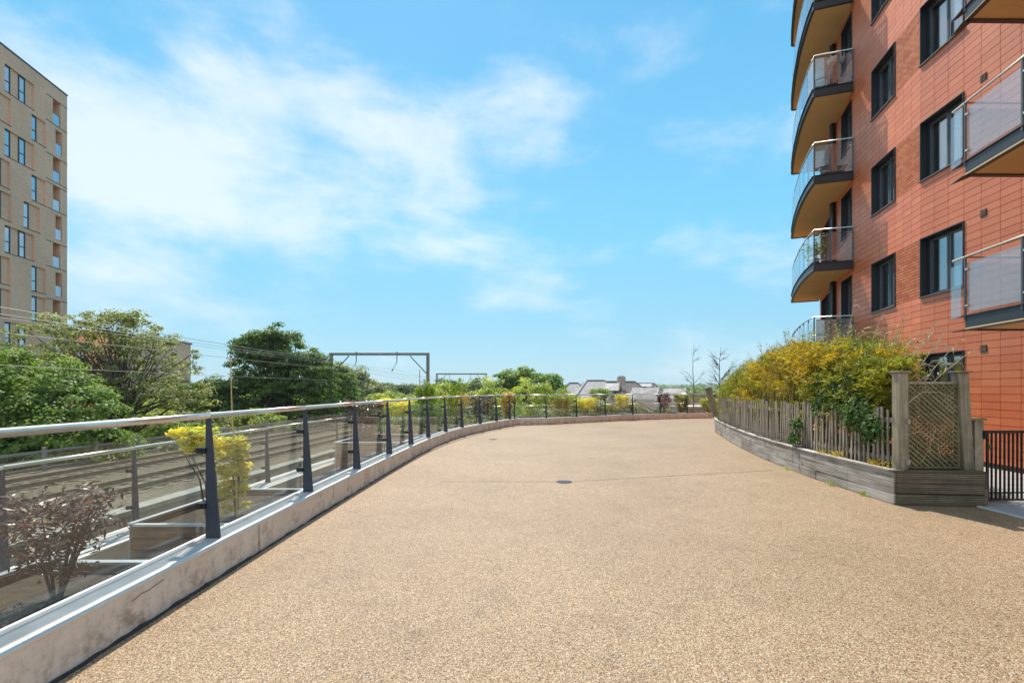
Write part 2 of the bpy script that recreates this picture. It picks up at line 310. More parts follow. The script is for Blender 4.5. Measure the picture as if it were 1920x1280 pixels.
# ------------------------------------------------------------------ mesh helpers
ORIG = {}
class MB:
    def __init__(s): s.v = []; s.f = []
    def add(s, vs, fs):
        n = len(s.v); s.v += [tuple(p) for p in vs]; s.f += [tuple(i+n for i in f) for f in fs]; return s
    def box(s, c, d, rz=0, M=None):
        x, y, z = (k/2 for k in d); q = [(-x, -y, -z), (x, -y, -z), (x, y, -z), (-x, y, -z), (-x, -y, z), (x, -y, z), (x, y, z), (-x, y, z)]
        if rz: cs, sn = math.cos(rz), math.sin(rz); q = [(a*cs-b*sn, a*sn+b*cs, e) for a, b, e in q]
        if M is not None: q = [tuple(M @ Vector(p)) for p in q]
        return s.add([(a+c[0], b+c[1], e+c[2]) for a, b, e in q], BOXF)
    def hexa(s, q): return s.add(q, BOXF)
    def slabline(s, a, b, w, z0, z1, off=0):      # box running from a to b (xy), offset sideways
        dx, dy = b[0]-a[0], b[1]-a[1]; L = math.hypot(dx, dy) or 1; nx, ny = -dy/L, dx/L
        p = [(a[0]+nx*(off-w/2), a[1]+ny*(off-w/2)), (b[0]+nx*(off-w/2), b[1]+ny*(off-w/2)), (b[0]+nx*(off+w/2), b[1]+ny*(off+w/2)), (a[0]+nx*(off+w/2), a[1]+ny*(off+w/2))]
        return s.add([(x, y, z0) for x, y in p]+[(x, y, z1) for x, y in p], BOXF)
    def prism(s, poly, z0, z1):
        n = len(poly); a = sum(poly[i][0]*poly[(i+1) % n][1]-poly[(i+1) % n][0]*poly[i][1] for i in range(n))
        if a < 0: poly = poly[::-1]
        return s.add([(x, y, z0) for x, y in poly]+[(x, y, z1) for x, y in poly],
                     [tuple(range(n))[::-1], tuple(range(n, 2*n))]+[(i, (i+1) % n, n+(i+1) % n, n+i) for i in range(n)])
    def tube(s, pts, r, n=8, cap=True):
        pts = [Vector(p) for p in pts]; k = len(pts)
        rs = r if isinstance(r, (list, tuple)) else [r]*k
        base = len(s.v); up = Vector((0, 0, 1))
        for i, p in enumerate(pts):
            d = (pts[min(i+1, k-1)]-pts[max(i-1, 0)]); d = d.normalized() if d.length > 1e-9 else up
            a = d.cross(up if abs(d.z) < .9 else Vector((1, 0, 0))).normalized(); b = a.cross(d)
            for j in range(n):
                th = 2*math.pi*j/n; s.v.append(tuple(p+(a*math.cos(th)+b*math.sin(th))*rs[i]))
        for i in range(k-1):
            for j in range(n):
                s.f.append((base+i*n+j, base+i*n+(j+1) % n, base+(i+1)*n+(j+1) % n, base+(i+1)*n+j))
        if cap: s.f.append(tuple(base+j for j in range(n))); s.f.append(tuple(base+(k-1)*n+j for j in range(n))[::-1])
        return s
    def build(s, name, m, parent=None, world=False, smooth=False, bevel=0):
        if world and parent is not None:
            L = ORIG.get(parent.name, Vector((0, 0, 0))); vs = [(a-L[0], b-L[1], c-L[2]) for a, b, c in s.v]
        else: vs = s.v
        me = bpy.data.meshes.new(name); me.from_pydata(vs, [], s.f); me.materials.append(MT[m] if isinstance(m, str) else m)
        if smooth: me.polygons.foreach_set('use_smooth', [True]*len(me.polygons))
        me.update()
        o = bpy.data.objects.new(name, me); COL.objects.link(o)
        if bevel:
            md = o.modifiers.new('bevel', 'BEVEL'); md.width = bevel; md.segments = 2; md.limit_method = 'ANGLE'
        if parent is not None:
            o.parent = parent; ORIG[o.name] = ORIG.get(parent.name, Vector((0, 0, 0)))
        return o
BOXF = [(3, 2, 1, 0), (4, 5, 6, 7), (0, 1, 5, 4), (1, 2, 6, 5), (2, 3, 7, 6), (3, 0, 4, 7)]
def tag(o, label=None, cat=None, group=None, kind=None):
    if label: o['label'] = label
    if cat: o['category'] = cat
    if group: o['group'] = group
    if kind: o['kind'] = kind
    return o
def thing(name, label, cat, loc=(0, 0, 0), group=None, rz=0):
    o = bpy.data.objects.new(name, None); COL.objects.link(o); o.location = loc; o.rotation_euler = (0, 0, rz)
    o.empty_display_size = .1; ORIG[o.name] = Vector(loc); return tag(o, label, cat, group)
def copy_tree(o, parent=None):
    c = o.copy(); COL.objects.link(c)
    if parent is not None: c.parent = parent
    for ch in list(o.children): copy_tree(ch, c)
    return c
def quads_obj(name, V, m, parent=None, kind=None):      # V (n,4,3) numpy array
    V = np.asarray(V, dtype=np.float32)
    if parent is not None: V = V - np.array(ORIG.get(parent.name, (0, 0, 0)), dtype=np.float32)
    n = len(V); me = bpy.data.meshes.new(name)
    me.vertices.add(n*4); me.vertices.foreach_set('co', V.reshape(-1))
    me.loops.add(n*4); me.loops.foreach_set('vertex_index', np.arange(n*4, dtype=np.int32))
    me.polygons.add(n); me.polygons.foreach_set('loop_start', np.arange(0, n*4, 4, dtype=np.int32))
    me.polygons.foreach_set('loop_total', np.full(n, 4, dtype=np.int32))
    me.materials.append(MT[m]); me.update(calc_edges=True); me.validate()
    o = bpy.data.objects.new(name, me); COL.objects.link(o)
    if parent is not None: o.parent = parent
    if kind: o['kind'] = kind
    return o
def unit(a): return a/np.maximum(np.linalg.norm(a, axis=-1, keepdims=True), 1e-9)
def leaves(P, N, L, Wd, T=None):
    n = len(P); N = unit(N)
    if T is None: T = rng.normal(size=(n, 3))
    T = unit(T - (T*N).sum(1, keepdims=True)*N); B = np.cross(N, T)
    s = (rng.uniform(.65, 1.3, size=(n, 1)))
    a = T*(L/2)*s; b = B*(Wd/2)*s
    return np.stack([P-a, P+b-a*.1, P+a, P-b-a*.1], axis=1)

# ------------------------------------------------------------------ plan lines
IN = [(-2.75, -3.2), (-2.75, -1.3), (-2.75, .6), (-2.75, 2.5), (-2.74, 4.436), (-2.715, 6.444), (-2.67, 8.33), (-2.61, 10.29), (-2.53, 12.12), (-2.41, 13.95),
      (-2.17, 15.85), (-1.82, 17.65), (-1.28, 19.4), (-.67, 21.1), (-.10, 22.5), (.12, 22.85), (1.66, 23.35), (3.28, 24.55), (4.98, 25.75), (6.7, 26.8), (8.52, 27.75), (10.3, 28.4), (12.1, 28.8), (14.2, 29.1)]
def offset(line, d):          # d > 0: to the left of the travel direction (outwards)
    out = []
    for i, p in enumerate(line):
        ns = []
        for a, b in ((i-1, i), (i, i+1)):
            if a < 0 or b >= len(line): continue
            dx, dy = line[b][0]-line[a][0], line[b][1]-line[a][1]; L = math.hypot(dx, dy); ns.append((-dy/L, dx/L))
        nx = sum(n[0] for n in ns); ny = sum(n[1] for n in ns); L = math.hypot(nx, ny); nx /= L; ny /= L
        k = 1/max(.5, nx*ns[0][0]+ny*ns[0][1]); out.append((p[0]+nx*d*k, p[1]+ny*d*k))
    return out
def resample(line, step, start=0):
    out = []; acc = 0; nxt = start
    for a, b in zip(line, line[1:]):
        L = math.hypot(b[0]-a[0], b[1]-a[1])
        while nxt <= acc+L:
            t = (nxt-acc)/L; out.append((a[0]+(b[0]-a[0])*t, a[1]+(b[1]-a[1])*t)); nxt += step
        acc += L
    return out
def strip(mb, A, B, z0, z1):   # solid between two matching lines
    n = len(A)
    for i in range(n-1):
        mb.hexa([(*A[i], z0), (*A[i+1], z0), (*B[i+1], z0), (*B[i], z0), (*A[i], z1), (*A[i+1], z1), (*B[i+1], z1), (*B[i], z1)])
def ribbon(mb, A, B, z0, z1):  # continuous solid without inner faces
    n = len(A); vs = []
    for i in range(n): vs += [(*A[i], z0), (*B[i], z0), (*B[i], z1), (*A[i], z1)]
    fs = []
    for i in range(n-1):
        a = 4*i; b = a+4
        fs += [(a, b, b+1, a+1), (a+1, b+1, b+2, a+2), (a+2, b+2, b+3, a+3), (a+3, b+3, b, a)]
    fs += [(0, 1, 2, 3), tuple(4*(n-1)+k for k in (3, 2, 1, 0))]
    mb.add(vs, fs)
KF = offset(IN, -.15)          # terrace face of kerb
KB = offset(IN, .13)           # outer face of kerb

# ------------------------------------------------------------------ setting
def structure(name, mb, m, **k): return tag(mb.build(name, m, **k), kind='structure')
poly = offset(IN, 0) + [(15, 14), (15, -3.2)]
terrace = structure('terrace', MB().prism(poly, -.35, 0), 'gravel')
# ground sheet with far hills
NX, NY = 150, 110
xs = np.concatenate([-np.geomspace(2600, 4, NX//2), np.geomspace(4, 2600, NX//2)])
ys = np.concatenate([np.linspace(-400, 20, 8), np.geomspace(24, 3600, NY-8)])
def gz(x, y):
    d = math.hypot(x, y); z = -6.5
    f = min(1, max(0, (d-350)/1100)); f = f*f*(3-2*f)
    n = mnoise.noise(Vector((x*.0011, y*.0011, 3)))+.45*mnoise.noise(Vector((x*.004, y*.004, 9)))
    return max(-6.6, z + f*(15+11*n + 7*max(0, -x/1500)*1.6))
vs = [(x, y, gz(x, y)) for y in ys for x in xs]
fs = [(j*NX+i, j*NX+i+1, (j+1)*NX+i+1, (j+1)*NX+i) for j in range(NY-1) for i in range(NX-1)]
structure('ground', MB().add(vs, fs), 'hill', smooth=True)
near = MB(); near.prism([(-70, -10), (60, -10), (60, 140), (-70, 140)], -6.9, -6.45); structure('grass_field', near, 'ground')

# the air: a thin even haze from below the ground to just above the tower
hz = bpy.data.materials.new('haze_air'); hz.use_nodes = True; ht = hz.node_tree; ht.nodes.clear()
hv = ht.nodes.new('ShaderNodeVolumePrincipled'); hv.inputs['Color'].default_value = (.80, .90, 1, 1); hv.inputs['Density'].default_value = .0002; hv.inputs['Anisotropy'].default_value = .2
ho = ht.nodes.new('ShaderNodeOutputMaterial'); ht.links.new(hv.outputs[0], ho.inputs['Volume']); MT['haze'] = hz
tag(MB().box((0, 1600, 14.5), (5600, 4200, 45)).build('haze', 'haze'), kind='stuff')

# kerb with two white edges and grey membrane
kerb = thing('kerb_wall', 'long low pinkish white rendered kerb wall curving round the gravel terrace', 'low wall', (-2.6, 6, 0))
b = MB(); ribbon(b, KF, KB, -.02, .285); b.build('kerb_body', 'render', kerb, True)
b = MB(); ribbon(b, offset(IN, -.158), offset(IN, -.105), .2855, .302); b.build('edge_strip', 'coping_white', kerb, True)
b = MB(); ribbon(b, offset(IN, .065), offset(IN, .138), .2855, .304); b.build('edge_strip', 'coping_white', kerb, True)
b = MB(); ribbon(b, offset(IN, -.104), offset(IN, .064), .2855, .294); b.build('membrane', 'coping_grey', kerb, True)
b = MB(); rs = resample(offset(IN, -.165), .09)
b.tube([(x+random.uniform(-.006, .006), y, random.uniform(-.006, .004)) for x, y in rs], [random.uniform(.008, .021) for _ in rs], 6)
b.build('bitumen_seal', 'tar', kerb, True)
b = MB()
for i in range(2, len(IN)-1, 2):
    a = KF[i]; n = (KF[i+1][0]-a[0], KF[i+1][1]-a[1]); L = math.hypot(*n); n = (n[0]/L, n[1]/L)
    q = (a[0]+n[0]*.5, a[1]+n[1]*.5)
    b.slabline((q[0], q[1]), (q[0]+n[0]*.006, q[1]+n[1]*.006), .004, .005, .28, 0)
b.build('expansion_joint', 'tar', kerb, True)
fx = -2.588
for pts_ in ([(4.62, .015), (4.60, .09), (4.61, .15), (4.66, .19), (4.80, .215), (4.98, .232), (5.12, .236)], [(6.55, .02), (6.56, .10), (6.54, .17), (6.57, .25)], [(3.3, .21), (3.38, .23), (3.45, .225), (3.6, .245)]):
    MB().tube([(fx-.001, y, z) for y, z in pts_], .0022, 4).build('hairline_crack', 'tar', kerb, True)

# ------------------------------------------------------------------ glass balustrades
def fin(wb, wt, h):
    b = MB(); t = .016
    q = []
    for z, xi in ((0, wb), (h, wt)):
        q += [(0, -t/2, z), (xi, -t/2, z), (xi, t/2, z), (0, t/2, z)]
    b.hexa(q); return b
def railing(name, label, line, z0, finh, rail_r, gz0, gz1, wb, wt, prm, glass='glass'):
    root = thing(name, label, 'railing', (line[4][0], line[4][1], z0))
    fm = None; cm = None; bm_ = None
    n = len(line)
    for i, p in enumerate(line):
        a = line[max(i-1, 0)]; c = line[min(i+1, n-1)]
        ang = math.atan2(c[1]-a[1], c[0]-a[0])      # direction of travel
        inn = ang-math.pi/2                          # towards the inner side
        L = ORIG[root.name]
        loc = (p[0]-L[0], p[1]-L[1], z0-L[2])
        if fm is None:
            o = fin(wb, wt, finh).build('post', prm, root, bevel=.002); fm = o.data
            cm = MB().box((-.022, 0, 0), (.06, .058, .05)).add([], []).tube([(-.05, -.035, 0), (-.05, .035, 0)], .03, 10).build('glass_clamp', 'black', o)
            cm.location = (0, 0, finh*.27); c2 = cm.copy(); COL.objects.link(c2); c2.parent = o; c2.location = (0, 0, finh*.73)
            first = o
        else: o = copy_tree(first, root)
        o.location = (loc[0]-math.cos(inn)*wb*.5, loc[1]-math.sin(inn)*wb*.5, loc[2]); o.rotation_euler = (0, 0, inn)
    # handrail pieces, seam at each post
    off = offset(line, wb*.5-wt*.55)
    for a, c in zip(off, off[1:]):
        d = (c[0]-a[0], c[1]-a[1]); L = math.hypot(*d); e = (d[0]/L*.004, d[1]/L*.004)
        zt = z0+finh+rail_r*.75
        MB().tube([(a[0]+e[0], a[1]+e[1], zt), (c[0]-e[0], c[1]-e[1], zt)], rail_r, 20).build('handrail', 'steel', root, True, smooth=True)
    gl = offset(line, wb*.5+.045)
    for a, c in zip(gl, gl[1:]):
        d = (c[0]-a[0], c[1]-a[1]); L = math.hypot(*d); e = (d[0]/L*.03, d[1]/L*.03)
        MB().slabline((a[0]+e[0], a[1]+e[1]), (c[0]-e[0], c[1]-e[1]), .012, z0+gz0, z0+gz1).build('glass_panel', glass, root, True)
    return root
railing('glass_railing', 'curved glass railing with steel handrail and tapered dark posts on the kerb', IN, .295, 1.10, .027, .035, .98, .135, .045, 'fin')
OUT = resample(offset(IN, 3.02), 1.87, 1.2)
railing('glass_railing', 'lower outer glass railing with grey posts beyond the planters', OUT, -.46, 1.21, .026, .05, 1.02, .12, .05, 'fin')
# lower terrace and outer kerb
OL = offset(IN, 3.0)
b = MB(); ribbon(b, offset(IN, .135), offset(IN, 2.7), -1.0, -.78); structure('lower_terrace', b, 'concrete')
ok = thing('kerb_wall', 'pale outer kerb wall below the lower glass railing', 'low wall', (-5.8, 6, -.8))
b = MB(); ribbon(b, offset(IN, 2.70), offset(IN, 3.24), -2.5, -.475); b.build('kerb_body', 'concrete', ok, True)
for a, c in ((2.695, 2.76), (3.17, 3.245)):
    b = MB(); ribbon(b, offset(IN, a), offset(IN, c), -.4745, -.455); b.build('edge_strip', 'coping_white', ok, True)
b = MB(); ribbon(b, offset(IN, 2.762), offset(IN, 3.168), -.4745, -.463); b.build('membrane', 'coping_grey', ok, True)
pw = MB(); ribbon(pw, offset(IN, 3.10), offset(IN, 3.20), -6.6, -2.5)
tag(pw.build('retaining_wall', 'tanwall'), 'tan retaining wall carrying the terrace above the railway', 'wall')

# ------------------------------------------------------------------ planters on the lower terrace
def planter(pts, z0, z1, label):     # pts: four plan corners, boards on the sides, metal cap
    cx = sum(p[0] for p in pts)/4; cy = sum(p[1] for p in pts)/4
    root = thing('planter', label, 'planter', (cx, cy, z0))
    n = int(round((z1-z0-.03)/.14)); h = (z1-z0-.03)/n
    for i in range(4):
        a, c = pts[i], pts[(i+1) % 4]
        for k in range(n):
            MB().slabline(a, c, .03, z0+k*h+.004, z0+(k+1)*h-.004, -.015 if k % 2 else -.013).build('board', 'planterwood', root, True)
        MB().slabline(a, c, .075, z1-.028, z1, -.02 + .0*i).build('cap', 'capmetal', root, True) if i % 2 == 0 else MB().slabline((a[0]+(c[0]-a[0])*.03, a[1]+(c[1]-a[1])*.03), (c[0]+(a[0]-c[0])*.03, c[1]+(a[1]-c[1])*.03), .075, z1-.028, z1-.002, -.02).build('cap', 'capmetal', root, True)
    q = [(p[0]+(cx-p[0])*.05, p[1]+(cy-p[1])*.05) for p in pts]
    MB().prism(q, z0+.02, z1-.10).build('soil', 'soil', root, True)
    MB().prism(pts, z0-.0, z0+.02)
    for p in pts: MB().box((p[0], p[1], (z0+z1)/2-.02), (.035, .035, z1-z0-.03)).build('corner_post', 'capmetal', root, True)
    return root
planter([(-2.98, 2.0), (-2.98, 4.66), (-4.57, 4.66), (-4.57, 2.0)], -.78, 0, 'grooved timber planter with dark red maple nearest the viewer')
planter([(-2.96, 6.0), (-2.94, 8.09), (-4.6, 8.09), (-4.72, 6.0)], -.78, 0, 'brown timber planter with metal rim and yellow maple')
planter([(-2.8, 12.3), (-2.6, 14.4), (-4.3, 14.6), (-4.48, 12.3)], -.78, .33, 'tall pale timber planter beyond the sixth railing post')
GP = [(15.6, 17.4, 'planter with grey shrubs where the railing starts to bend'), (18.2, 20.4, 'planter with purple shrub at the inside of the railing bend')]
def at_line(line, s):
    acc = 0
    for a, b in zip(line, line[1:]):
        L = math.hypot(b[0]-a[0], b[1]-a[1])
        if s <= acc+L or b is line[-1]:
            t = (s-acc)/L; return (a[0]+(b[0]-a[0])*t, a[1]+(b[1]-a[1])*t)
        acc += L
A3, B3 = offset(IN, .25), offset(IN, 1.7)
def pl_seg(s0, s1, z1, label):
    k = sum(math.dist(a, c) for a, c in zip(B3, B3[1:]))/sum(math.dist(a, c) for a, c in zip(A3, A3[1:]))
    # match by nearest point on the outer line
    def near_pt(p):
        best = min(resample(B3, .05), key=lambda q: math.dist(p, q)); return best
    a, c = at_line(A3, s0), at_line(A3, s1)
    planter([a, c, near_pt(c), near_pt(a)], -.78, z1, label)
pl_seg(18.9, 20.8, .12, 'weathered timber planter with grey green shrubs where the railing bends')
pl_seg(22.2, 24.4, .12, 'weathered timber planter with orange maple near the railing corner')
pl_seg(27.2, 29.4, .30, 'brown timber planter just right of the railing corner')
pl_seg(31.5, 34.6, .30, 'long brown timber planter with golden shrubs behind the far railing')
pl_seg(35.0, 38.6, .30, 'long brown timber planter with dark maple behind the far railing')
pl_seg(39.0, 42.4, .30, 'long brown timber planter with bright green shrub at the far right railing')

# ------------------------------------------------------------------ railway
emb = MB()
def trk(y, off): return (-16.9+.067*y+off, y)
ysr = [-20, 0, 20, 40, 60, 90, 130, 200]
prof = [(4.9, -6.6), (4.9, -1.835), (-5.0, -1.835), (-9.5, -6.6)]
vs = []; fs = []
for y in ysr:
    for o_, z in prof: vs.append((*trk(y, o_), z))
for i in range(len(ysr)-1):
    for j in range(3): a = i*4+j; fs.append((a, a+1, a+5, a+4))
structure('railway_bed', MB().add(vs, fs), 'ballast')
wl = thing('railway_wall', 'weathered concrete wall along the near edge of the railway', 'wall', (-12, 10, -6.5))
b = MB(); b.slabline(trk(-20, 5.1), trk(60, 5.1), .34, -6.6, -1.83); b.build('wall_face', 'tanwall', wl, True)
b = MB(); b.slabline(trk(-20, 5.1), trk(60, 5.1), .55, -1.827, -1.70); b.build('coping', 'concrete', wl, True)
for nm, o0 in (('nearer', 2.1), ('farther', -1.9)):
    root = thing('railway_track', f'{nm} of the two railway tracks running past the terrace', 'railway track', (*trk(20, o0), -1.8))
    for g in (-.75, .75):
        b = MB()
        b.slabline(trk(-15, o0+g), trk(150, o0+g), .07, -1.64, -1.60); b.slabline(trk(-15, o0+g), trk(150, o0+g), .02, -1.74, -1.641)
        b.slabline(trk(-15, o0+g), trk(150, o0+g), .14, -1.76, -1.741); b.build('rail', 'rust', root, True)
    b = MB()
    for k in range(180):
        y = -10+k*.7; p = trk(y, o0); b.box((p[0], p[1], -1.885), (2.4, .25, .14), R(-3.8))
    tag(b.build('sleeper', 'sleeper', root, True), kind='stuff')
fc = thing('lineside_fence', 'low grey metal fence on the far side of the railway', 'fence', (*trk(20, -4.7), -1.9))
for k in range(26):
    y = 4+k*2.4; p = trk(y, -4.6); MB().box((p[0], p[1], -1.35), (.12, .12, 1.1)).build('post', 'galv', fc, True)
for z in (-1.0, -1.35, -1.7):
    MB().slabline(trk(4, -4.6), trk(64, -4.6), .04, z-.05, z+.05, .09).build('rail', 'galv', fc, True)

def gantry(y, half, top, label, grp, xoff=0, det=True):
    c = trk(y, xoff); root = thing('catenary_gantry', label, 'gantry', (c[0], c[1], -1.8), grp)
    s = 1 if det else .8
    for sx in (-1, 1):
        x = c[0]+sx*half
        b = MB(); b.box((x, c[1]-.13, (top-1.8)/2), (.30, .02, top+1.8)).box((x, c[1]+.13, (top-1.8)/2), (.30, .02, top+1.8)).box((x, c[1], (top-1.8)/2), (.02, .24, top+1.8))
        b.build('post', 'galv', root, True)
        b = MB(); b.tube([(x, c[1], top-2.1), (x-sx*1.85, c[1], top-.12)], .06, 6); b.build('brace', 'galv', root, True)
        if det:
            b = MB(); xi = c[0]+sx*2.1-.3
            b.tube([(xi, c[1], top), (xi, c[1], top-.75), (xi-.45, c[1], top-1.55)], [.05, .05, .035], 6).tube([(xi-.45, c[1], top-1.5), (xi-.5, c[1], top-1.7)], .07, 8)
            b.build('dropper_arm', 'galv', root, True)
            b = MB(); b.tube([(xi, c[1], top+.1), (xi, c[1], top+.28)], .09, 8); b.build('insulator', 'galv', root, True)
    b = MB(); b.box((c[0], c[1]-.10, top+.06), (half*2+.3, .03, .26)).box((c[0], c[1]+.10, top+.06), (half*2+.3, .03, .26)).box((c[0], c[1], top+.18), (half*2+.3, .17, .02)); b.build('beam', 'galv', root, True)
    if det:
        b = MB(); b.tube([(c[0]-half, c[1]+.2, top-3.3), (c[0]-half+4.0, c[1]+.2, top-3.3)], .035, 6); b.build('registration_arm', 'galv', root, True)
        b = MB(); b.tube([(c[0]+half, c[1]+.2, top-3.2), (c[0]+half-3.6, c[1]+.2, top-3.2)], .035, 6); b.tube([(c[0]+half-1.5, c[1]+.2, top-3.2), (c[0]+half-.4, c[1]+.2, top-3.2)], .07, 8); b.build('registration_arm', 'galv', root, True)
    return root
gantry(50, 5.0, 5.3, 'large steel portal gantry over the railway, nearest of its kind', 'catenary gantries', -.15)
gantry(98, 5.0, 4.85, 'second steel portal gantry farther down the railway', 'catenary gantries', .1)
gantry(150, 6.0, 3.4, 'small distant portal gantry framed in the second gantry, upper crossbeam', 'catenary gantries', 1.6, True)
gantry(190, 5.5, 2.2, 'most distant portal gantry low down the railway', 'catenary gantries', 1.0, False)
mast = thing('lineside_mast', 'thin steel mast between the two gantry posts', 'mast', (-12.6, 66, -1.9))
MB().tube([(-12.6, 66, -1.9), (-12.6, 66, 4.4)], [.09, .04], 6).build('pole', 'galv', mast, True)
MB().tube([(-14.4, 66, 1.9), (-9.6, 66, 1.9)], .03, 5).build('cross_arm', 'galv', mast, True)
def wire(x, z0, z50, z98, r, label):
    pts = []
    for a, b, za, zb in ((-30, 50, z0, z50), (50, 98, z50, z98), (98, 150, z98, z98-1.1)):
        for k in range(17):
            t = k/16; y = a+(b-a)*t; sag = -1.0*4*t*(1-t)*(.45)
            pts.append((trk(y, 0)[0]+x, y, za+(zb-za)*t+sag))
    tag(MB().tube(pts, r, 4).build('overhead_wire', 'galv'), label, 'wire', 'overhead railway wires')
wire(-5.1, 6.6, 4.7, 4.3, .016, 'highest and darkest overhead wire crossing in front of the tower')
wire(-4.4, 5.9, 4.3, 3.9, .009, 'thin overhead wire just below the highest one')
wire(-2.35, 4.8, 3.65, 3.3, .011, 'overhead wire hanging from the left dropper of the gantry')
wire(1.6, 4.8, 3.75, 3.3, .009, 'overhead wire hanging from the right dropper of the gantry')
wire(-2.4, 3.5, 2.6, 2.3, .009, 'lowest overhead wire above the farther track')

# ------------------------------------------------------------------ tan tower on the left
tower = thing('apartment_tower', 'tall tan brick apartment tower rising at the left edge', 'building', (-46, 50, -6.5))
TD = Vector((.148, -1)).normalized(); TN = Vector((TD.y, -TD.x))*-1      # outward normal towards the railway
if TN.x < 0: TN = -TN
def TF(t, z, d): return (-46+TD.x*t+TN.x*d, 50+TD.y*t+TN.y*d, z)
def wallgrid(F, smax, z0, z1, holes, s0=0, extra=()):
    ss = sorted({s0, smax, *[h[0] for h in holes], *[h[1] for h in holes], *[e for e in extra if s0 < e < smax]})
    zs = sorted({z0, z1, *[h[2] for h in holes], *[h[3] for h in holes]})
    b = MB(); rev = []
    for i in range(len(ss)-1):
        for j in range(len(zs)-1):
            cs, cz = (ss[i]+ss[i+1])/2, (zs[j]+zs[j+1])/2
            dd = 0
            for h in holes:
                if h[0] < cs < h[1] and h[2] < cz < h[3]: dd = max(dd, h[4]) if h[4] > 0 else -1
                if dd == -1: break
            if dd == 0: b.add([F(ss[i], zs[j], 0), F(ss[i+1], zs[j], 0), F(ss[i+1], zs[j+1], 0), F(ss[i], zs[j+1], 0)], [(0, 1, 2, 3)])
            elif dd > 0: b.add([F(ss[i], zs[j], -dd), F(ss[i+1], zs[j], -dd), F(ss[i+1], zs[j+1], -dd), F(ss[i], zs[j+1], -dd)], [(0, 1, 2, 3)])
    for h in holes:
        d = abs(h[4]); a = [(h[0], h[2]), (h[1], h[2]), (h[1], h[3]), (h[0], h[3])]
        for k in range(4):
            p, q = a[k], a[(k+1) % 4]
            if k == 0: rev.append(MB())
            rev[-1].add([F(*p, 0), F(*q, 0), F(*q, -d), F(*p, -d)], [(0, 1, 2, 3)])
    return b, rev
FLR = 2.86
fl = lambda k: 28.2-FLR*k
holes = []; wins = []; logs = []
for k in (0, 2, 3, 5, 7, 9, 10): holes.append((.9, 1.85, fl(k), fl(k)+2.45, 1.3)); logs.append((.9, 1.85, fl(k), 'A'))
for k in (1, 4, 6, 8): holes.append((.68, 1.52, fl(k), fl(k)+2.45, 1.3)); logs.append((.68, 1.52, fl(k), 'B'))
for k in (1, 3, 6, 7, 9): holes.append((2.75, 4.40, fl(k), fl(k)+2.4, .16)); wins.append((3.70, 4.40, fl(k)))
for k in (0, 2, 5, 8, 10): holes.append((4.1, 7.24, fl(k), fl(k)+2.4, .16)); wins += [(4.98, 5.67, fl(k)), (6.56, 7.24, fl(k))]
for k in (4,): holes.append((3.45, 5.28, fl(k), fl(k)+2.4, .16)); wins.append((4.58, 5.28, fl(k)))
for k in (3, 6, 7, 9): holes.append((6.7 if k != 3 else 6.7, 8.3, fl(k)+.0, fl(k)+2.4, .161)); wins.append((7.5, 8.25, fl(k)))
for k in (1, 4): holes.append((6.6, 8.31, fl(k), fl(k)+2.4, .162)); 
wins.append((7.5, 8.25, fl(4)))
for c0 in (9.5, 13, 16.5, 20):
    for k in range(11):
        if (k+int(c0)) % 3: holes.append((c0, c0+1.8, fl(k), fl(k)+2.4, .16)); wins.append((c0+1, c0+1.7, fl(k)))
wb, rv = wallgrid(TF, 26, -6.5, 32.0, holes)
wb.build('wall', 'tanbrick', tower, True); [r_.build('window_reveal', 'tanbrick', tower, True) for r_ in rv]
b = MB()
p = [TF(0, 0, 0), TF(26, 0, 0), TF(26, 0, -16), TF(0, 0, -16)]
for i, j in ((1, 2), (2, 3), (3, 0)): b.add([(p[i][0], p[i][1], -6.5), (p[j][0], p[j][1], -6.5), (p[j][0], p[j][1], 32), (p[i][0], p[i][1], 32)], [(0, 1, 2, 3)])
b.build('side_wall', 'tanbrick', tower, True)
q = [TF(-.04, 0, .05), TF(26, 0, .05), TF(26, 0, -16), TF(-.04, 0, -16)]
MB().prism([(x, y) for x, y, _ in q], 32.002, 32.14).build('roof', 'frame', tower, True)
def fbox(F, s0, s1, z0, z1, d0, d1):   # box in facade coordinates, d0 < d1 outwards
    return [F(s0, z0, d1), F(s1, z0, d1), F(s1, z0, d0), F(s0, z0, d0), F(s0, z1, d1), F(s1, z1, d1), F(s1, z1, d0), F(s0, z1, d0)]
for (a, c, z) in wins:
    b = MB(); w = .07
    b.hexa(fbox(TF, a, a+w, z, z+2.4, -.155, -.09)); b.hexa(fbox(TF, c-w, c, z, z+2.4, -.155, -.09))
    b.hexa(fbox(TF, a+w, c-w, z, z+w, -.155, -.09)); b.hexa(fbox(TF, a+w, c-w, z+2.4-w*2.2, z+2.4, -.155, -.09)); b.hexa(fbox(TF, a+w, c-w, z+.95, z+1.02, -.155, -.092))
    f = b.build('window', 'frame', tower, True)
    MB().hexa(fbox(TF, a+w, c-w, z+w, z+.949, -.15, -.13)).build('pane', 'towerglass', f, True); MB().hexa(fbox(TF, a+w, c-w, z+1.021, z+2.4-w*2.2, -.15, -.13)).build('pane', 'towerglass', f, True)
for h in holes:
    if h[4] < 1: MB().hexa(fbox(TF, h[0]-.05, h[1], h[2]-.06, h[2]-.001, -.1, .03)).build('sill', 'frame', tower, True)
